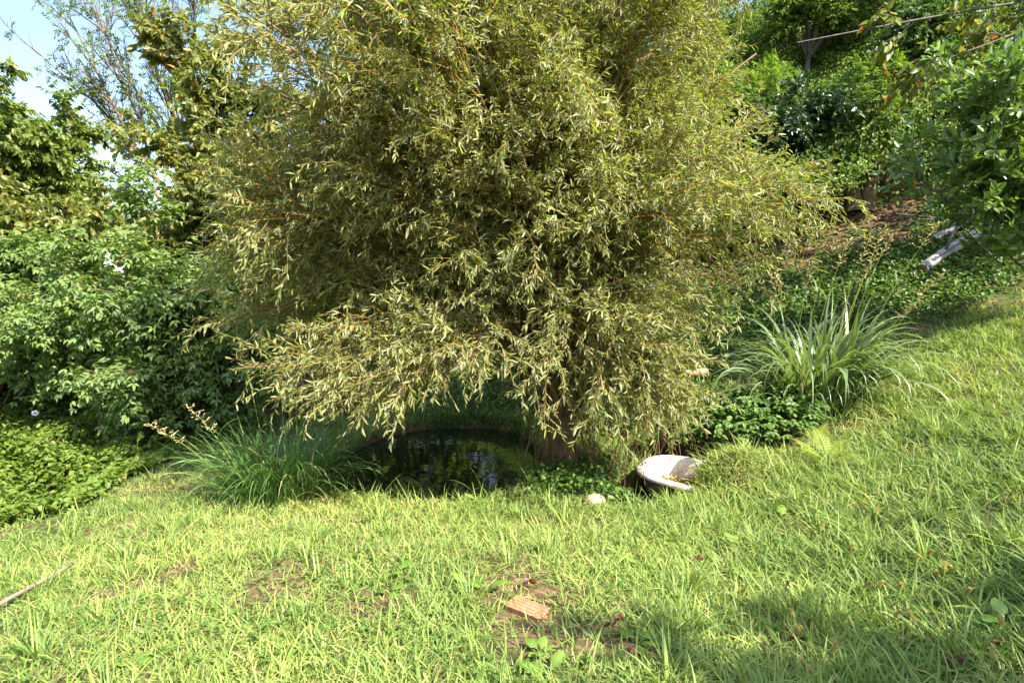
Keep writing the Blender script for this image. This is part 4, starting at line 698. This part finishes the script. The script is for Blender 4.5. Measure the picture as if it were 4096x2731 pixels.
# ------------------------------------------------------------------ countable small plants in the lawn
LANDMARKS = [('red terracotta brick', .08, 2.85), ('wooden pole', -3.05, 3.4), ('bathtub', 1.6, 5.4), ('tan stone', .76, 5.02), ('pale yellow green fern', 2.85, 5.0), ('dark pond reed clump', -2.3, 5.4)]
ORD = ['closest', 'second closest', 'third closest', 'fourth closest', 'fifth closest', 'sixth closest', 'seventh closest', 'eighth closest', 'ninth closest', 'tenth closest'] + ['%dth closest' % k for k in range(11, 60)]
def ranked(pts, phrase):
    lab = [None] * len(pts); by = {}
    for i, (x, y) in enumerate(pts):
        k = min(range(len(LANDMARKS)), key=lambda k: math.hypot(x - LANDMARKS[k][1], y - LANDMARKS[k][2])); by.setdefault(k, []).append(i)
    for k, ids in by.items():
        allr = sorted(range(len(pts)), key=lambda i: math.hypot(pts[i][0] - LANDMARKS[k][1], pts[i][1] - LANDMARKS[k][2]))
        for i in ids: lab[i] = '%s, the %s one to the %s' % (phrase(i), ORD[allr.index(i)], LANDMARKS[k][0])
    return lab
DOCKS = [(1.9, 2.59), (1.35, 2.56), (1.54, 3.63), (1.37, 3.18), (2.37, 5.0), (2.86, 4.18), (2.0, 4.07), (1.92, 3.61), (2.17, 2.36), (1.83, 2.11), (-0.15, 3.08), (0.13, 2.43), (0.16, 2.27), (0.59, 2.5), (0.82, 3.45), (-1.66, 2.33), (-0.71, 3.28), (-0.7, 3.04), (-0.24, 3.12), (-0.43, 5.03), (-0.32, 5.03), (6.3, 7.24), (5.92, 7.09)]
FOX = [(2.15, 3.12), (2.1, 3.16), (1.93, 3.01), (1.82, 3.02), (1.74, 2.95), (2.14, 2.84), (1.99, 2.77), (2.0, 2.62), (1.75, 2.63), (1.82, 2.54), (1.5, 2.48), (1.28, 2.37), (2.0, 2.41), (1.92, 2.4), (1.64, 2.35), (2.04, 2.56), (1.02, 2.15), (1.07, 2.18), (1.04, 2.09), (1.23, 2.15), (1.32, 2.11), (1.53, 2.12), (1.64, 2.01), (1.76, 1.96), (1.91, 2.03), (1.1, 2.0), (1.15, 1.98), (1.19, 2.03), (1.74, 3.12), (1.4, 2.78), (-2.07, 3.16), (-1.71, 3.0)]
DEADS = [(1.29, 2.43), (1.28, 2.51), (2.01, 2.21), (1.82, 2.15), (1.75, 2.11), (1.41, 2.54), (1.68, 2.9), (3.1, 3.78), (0.53, 2.67), (1.19, 3.47), (0.1, 3.1), (0.53, 2.36)]
#PTS#
def make_dock(seed, n, size):
    rng = RNG(seed); root = empty('dock_plant', (0, 0, 0)); az0 = rng.uniform(0, 6.28)
    for k in range(n):
        A = Acc(); az = az0 + k * 6.28 / n + rng.normal(0, .4); le = rng.uniform(.5, 1.05); Ln = size * rng.uniform(.75, 1.2); K = 9; s = np.linspace(0, 1, K); th = le + 1.0 * s; h = np.array([math.cos(az), math.sin(az), 0]); T = np.sin(th)[:, None] * h + np.cos(th)[:, None] * np.array([0, 0, 1.])
        P = np.array([0, 0, .01]) + np.cumsum(T, 0) * Ln / K; sd = np.array([-h[1], h[0], 0]); nn = np.cross(sd, T); w = Ln * .23 * np.interp(s, [0, .2, .32, .6, .9, 1], [.06, .10, .9, 1, .5, .02]); wav = rng.uniform(0, 6)
        rows = []
        for c in (-1, -.5, 0, .5, 1): rows.append(P + sd * (c * w)[:, None] + nn * (np.abs(c) * .22 * w + .10 * w * np.abs(c) * np.sin(s * 17 + wav + c))[:, None])
        V = np.stack(rows, 1).reshape(-1, 3); i = np.arange(K - 1)[:, None] * 5; j = np.arange(4)[None]; F = np.stack([i + j, i + j + 1, i + j + 6, i + j + 5], -1).reshape(-1, 4); Aa = np.zeros((len(V), 3)); Aa[:, 0] = rng.uniform(.1, 1)
        o = A.add(V, [F], Aa).build('leaf', M['dock']); o.parent = root
    return root
def copy_tree(o, parent=None):
    c = o.copy(); COL.objects.link(c)
    if parent: c.parent = parent
    for ch in o.children: copy_tree(ch, c)
    return c
rng = RNG(110)
protos = [make_dock(111 + k, n, s) for k, (n, s) in enumerate(((3, .20), (4, .16), (2, .22), (5, .13)))]
used = set(); DESC = ['three leaved dock plant', 'four leaved dock plant', 'two leaved dock plant', 'small five leaved dock plant']; kinds = [k % 4 for k in range(len(DOCKS))]
labs = ranked(DOCKS, lambda i: 'broad ' + DESC[kinds[i]])
for i, (x, y) in enumerate(DOCKS):
    p = protos[kinds[i]]; o = p if kinds[i] not in used else copy_tree(p); used.add(kinds[i]); o.location = (x, y, gz(x, y)); o.rotation_euler.z = rng.uniform(0, 6.28); q = rng.uniform(.5, .8); o.scale = (q, q, q); tag(o, labs[i], 'plant', 'dock plants in the lawn')
def make_fox(seed, ht, lean):
    rng = RNG(seed); root = empty('foxtail_grass', (0, 0, 0)); p2 = np.array([[lean, 0, ht]]); Cv = beziers(np.zeros((1, 3)), p2, rng, .7, .3, .005, 9); o = tubes(Acc(), Cv, np.full((1, 9), .0011), 4, np.array([.7])).build('stem', M['stalk']); o.parent = root
    T = norm(Cv[0, -1] - Cv[0, -2]); n = 420; f = rng.uniform(0, 1, n); a = rng.uniform(0, 6.28, n); U = norm(np.cross(T, [0, 1., 0])); Wv = np.cross(T, U); rad = .0042 * np.interp(f, [0, .15, .8, 1], [.5, 1, .9, .3]); o_ = np.cos(a)[:, None] * U + np.sin(a)[:, None] * Wv
    pos = Cv[0, -1] + T * (f * .048)[:, None] - np.array([0, 0, 1]) * (.010 * f ** 2)[:, None] + o_ * (rad * .4)[:, None]; A = Acc(); leaves(A, pos, norm(o_ + T * .7), up_normals(o_, rng, 0, 1), rng.uniform(.006, .011, n), .0016, rng, 'lance', rng.uniform(0, 1, n), .05, .3)
    tubes(A, (Cv[0, -1] + T * np.linspace(0, .046, 6)[:, None] - np.array([0, 0, 1]) * (.010 * np.linspace(0, 1, 6) ** 2)[:, None])[None], np.array([[.002, .0042, .0045, .0042, .0035, .001]]), 6, np.array([.4]))
    o = A.build('seed_head', M['foxseed']); o.parent = root; return root
fp = [make_fox(120, .20, .05), make_fox(121, .26, .10), make_fox(122, .16, .03)]; used = set(); FD = ['upright tan foxtail seed head', 'long leaning tan foxtail seed head', 'short tan foxtail seed head']
labs = ranked(FOX, lambda i: FD[i % 3])
for i, (x, y) in enumerate(FOX):
    p = fp[i % 3]; o = p if i % 3 not in used else copy_tree(p); used.add(i % 3); o.location = (x, y, gz(x, y)); o.rotation_euler.z = rng.uniform(0, 6.28); tag(o, labs[i], 'foxtail', 'foxtail grasses in the lawn')
def make_dead(seed):
    rng = RNG(seed); K = 9; s = np.linspace(0, 1, K); w = .035 * np.interp(s, [0, .25, .6, 1], [.1, 1, .9, .03]); rows = []
    for c in np.linspace(-1, 1, 7): rows.append(np.stack([s * .11 - .055, c * w * (.8 - .2 * abs(c)), .012 + .030 * np.abs(c) ** 1.5 * np.sin(s * 3) + .012 * np.sin(s * 9 + c * 2 + seed)], -1))
    V = np.stack(rows, 1).reshape(-1, 3); i = np.arange(K - 1)[:, None] * 7; j = np.arange(6)[None]; F = np.stack([i + j, i + j + 1, i + j + 8, i + j + 7], -1).reshape(-1, 4); Aa = np.zeros((len(V), 3)); Aa[:, 0] = rng.uniform(0, .8) + .2 * vnoise(V, 60); return Acc().add(V, [F], Aa).build('dead_leaf', M['dead'])
dp = [make_dead(130), make_dead(131)]; used = set(); labs = ranked(DEADS, lambda i: ['curled dark red fallen leaf', 'curled reddish brown fallen leaf'][i % 2])
for i, (x, y) in enumerate(DEADS):
    p = dp[i % 2]; o = p if i % 2 not in used else copy_tree(p); used.add(i % 2); o.location = (x, y, gz(x, y) + .03); o.rotation_euler = (rng.normal(0, .3), rng.normal(0, .3), rng.uniform(0, 6.28)); q = rng.uniform(.5, .8); o.scale = (q, q, q); tag(o, labs[i], 'leaf', 'fallen leaves on the lawn')
def flower():
    n = 20; a = np.linspace(0, 2 * np.pi, n, endpoint=False); V = []
    for r, z in ((.006, -.05), (.010, -.025), (.022, -.006), (.036, 0), (.042, -.004)): V += [(r * math.cos(t) * (1 + .05 * math.cos(5 * t)), r * math.sin(t) * (1 + .05 * math.cos(5 * t)), z) for t in a]
    k = np.arange(n); F = [np.stack([i * n + k, i * n + (k + 1) % n, (i + 1) * n + (k + 1) % n, (i + 1) * n + k], -1) for i in range(4)]; o = Acc().add(V, F).build('bindweed_flower', M['petal']); o.location = (-6.75, 7.9, -.26); o.rotation_euler = (1.0, 0, .6); tag(o, 'single white bindweed flower on the vines at far left', 'flower')
flower()
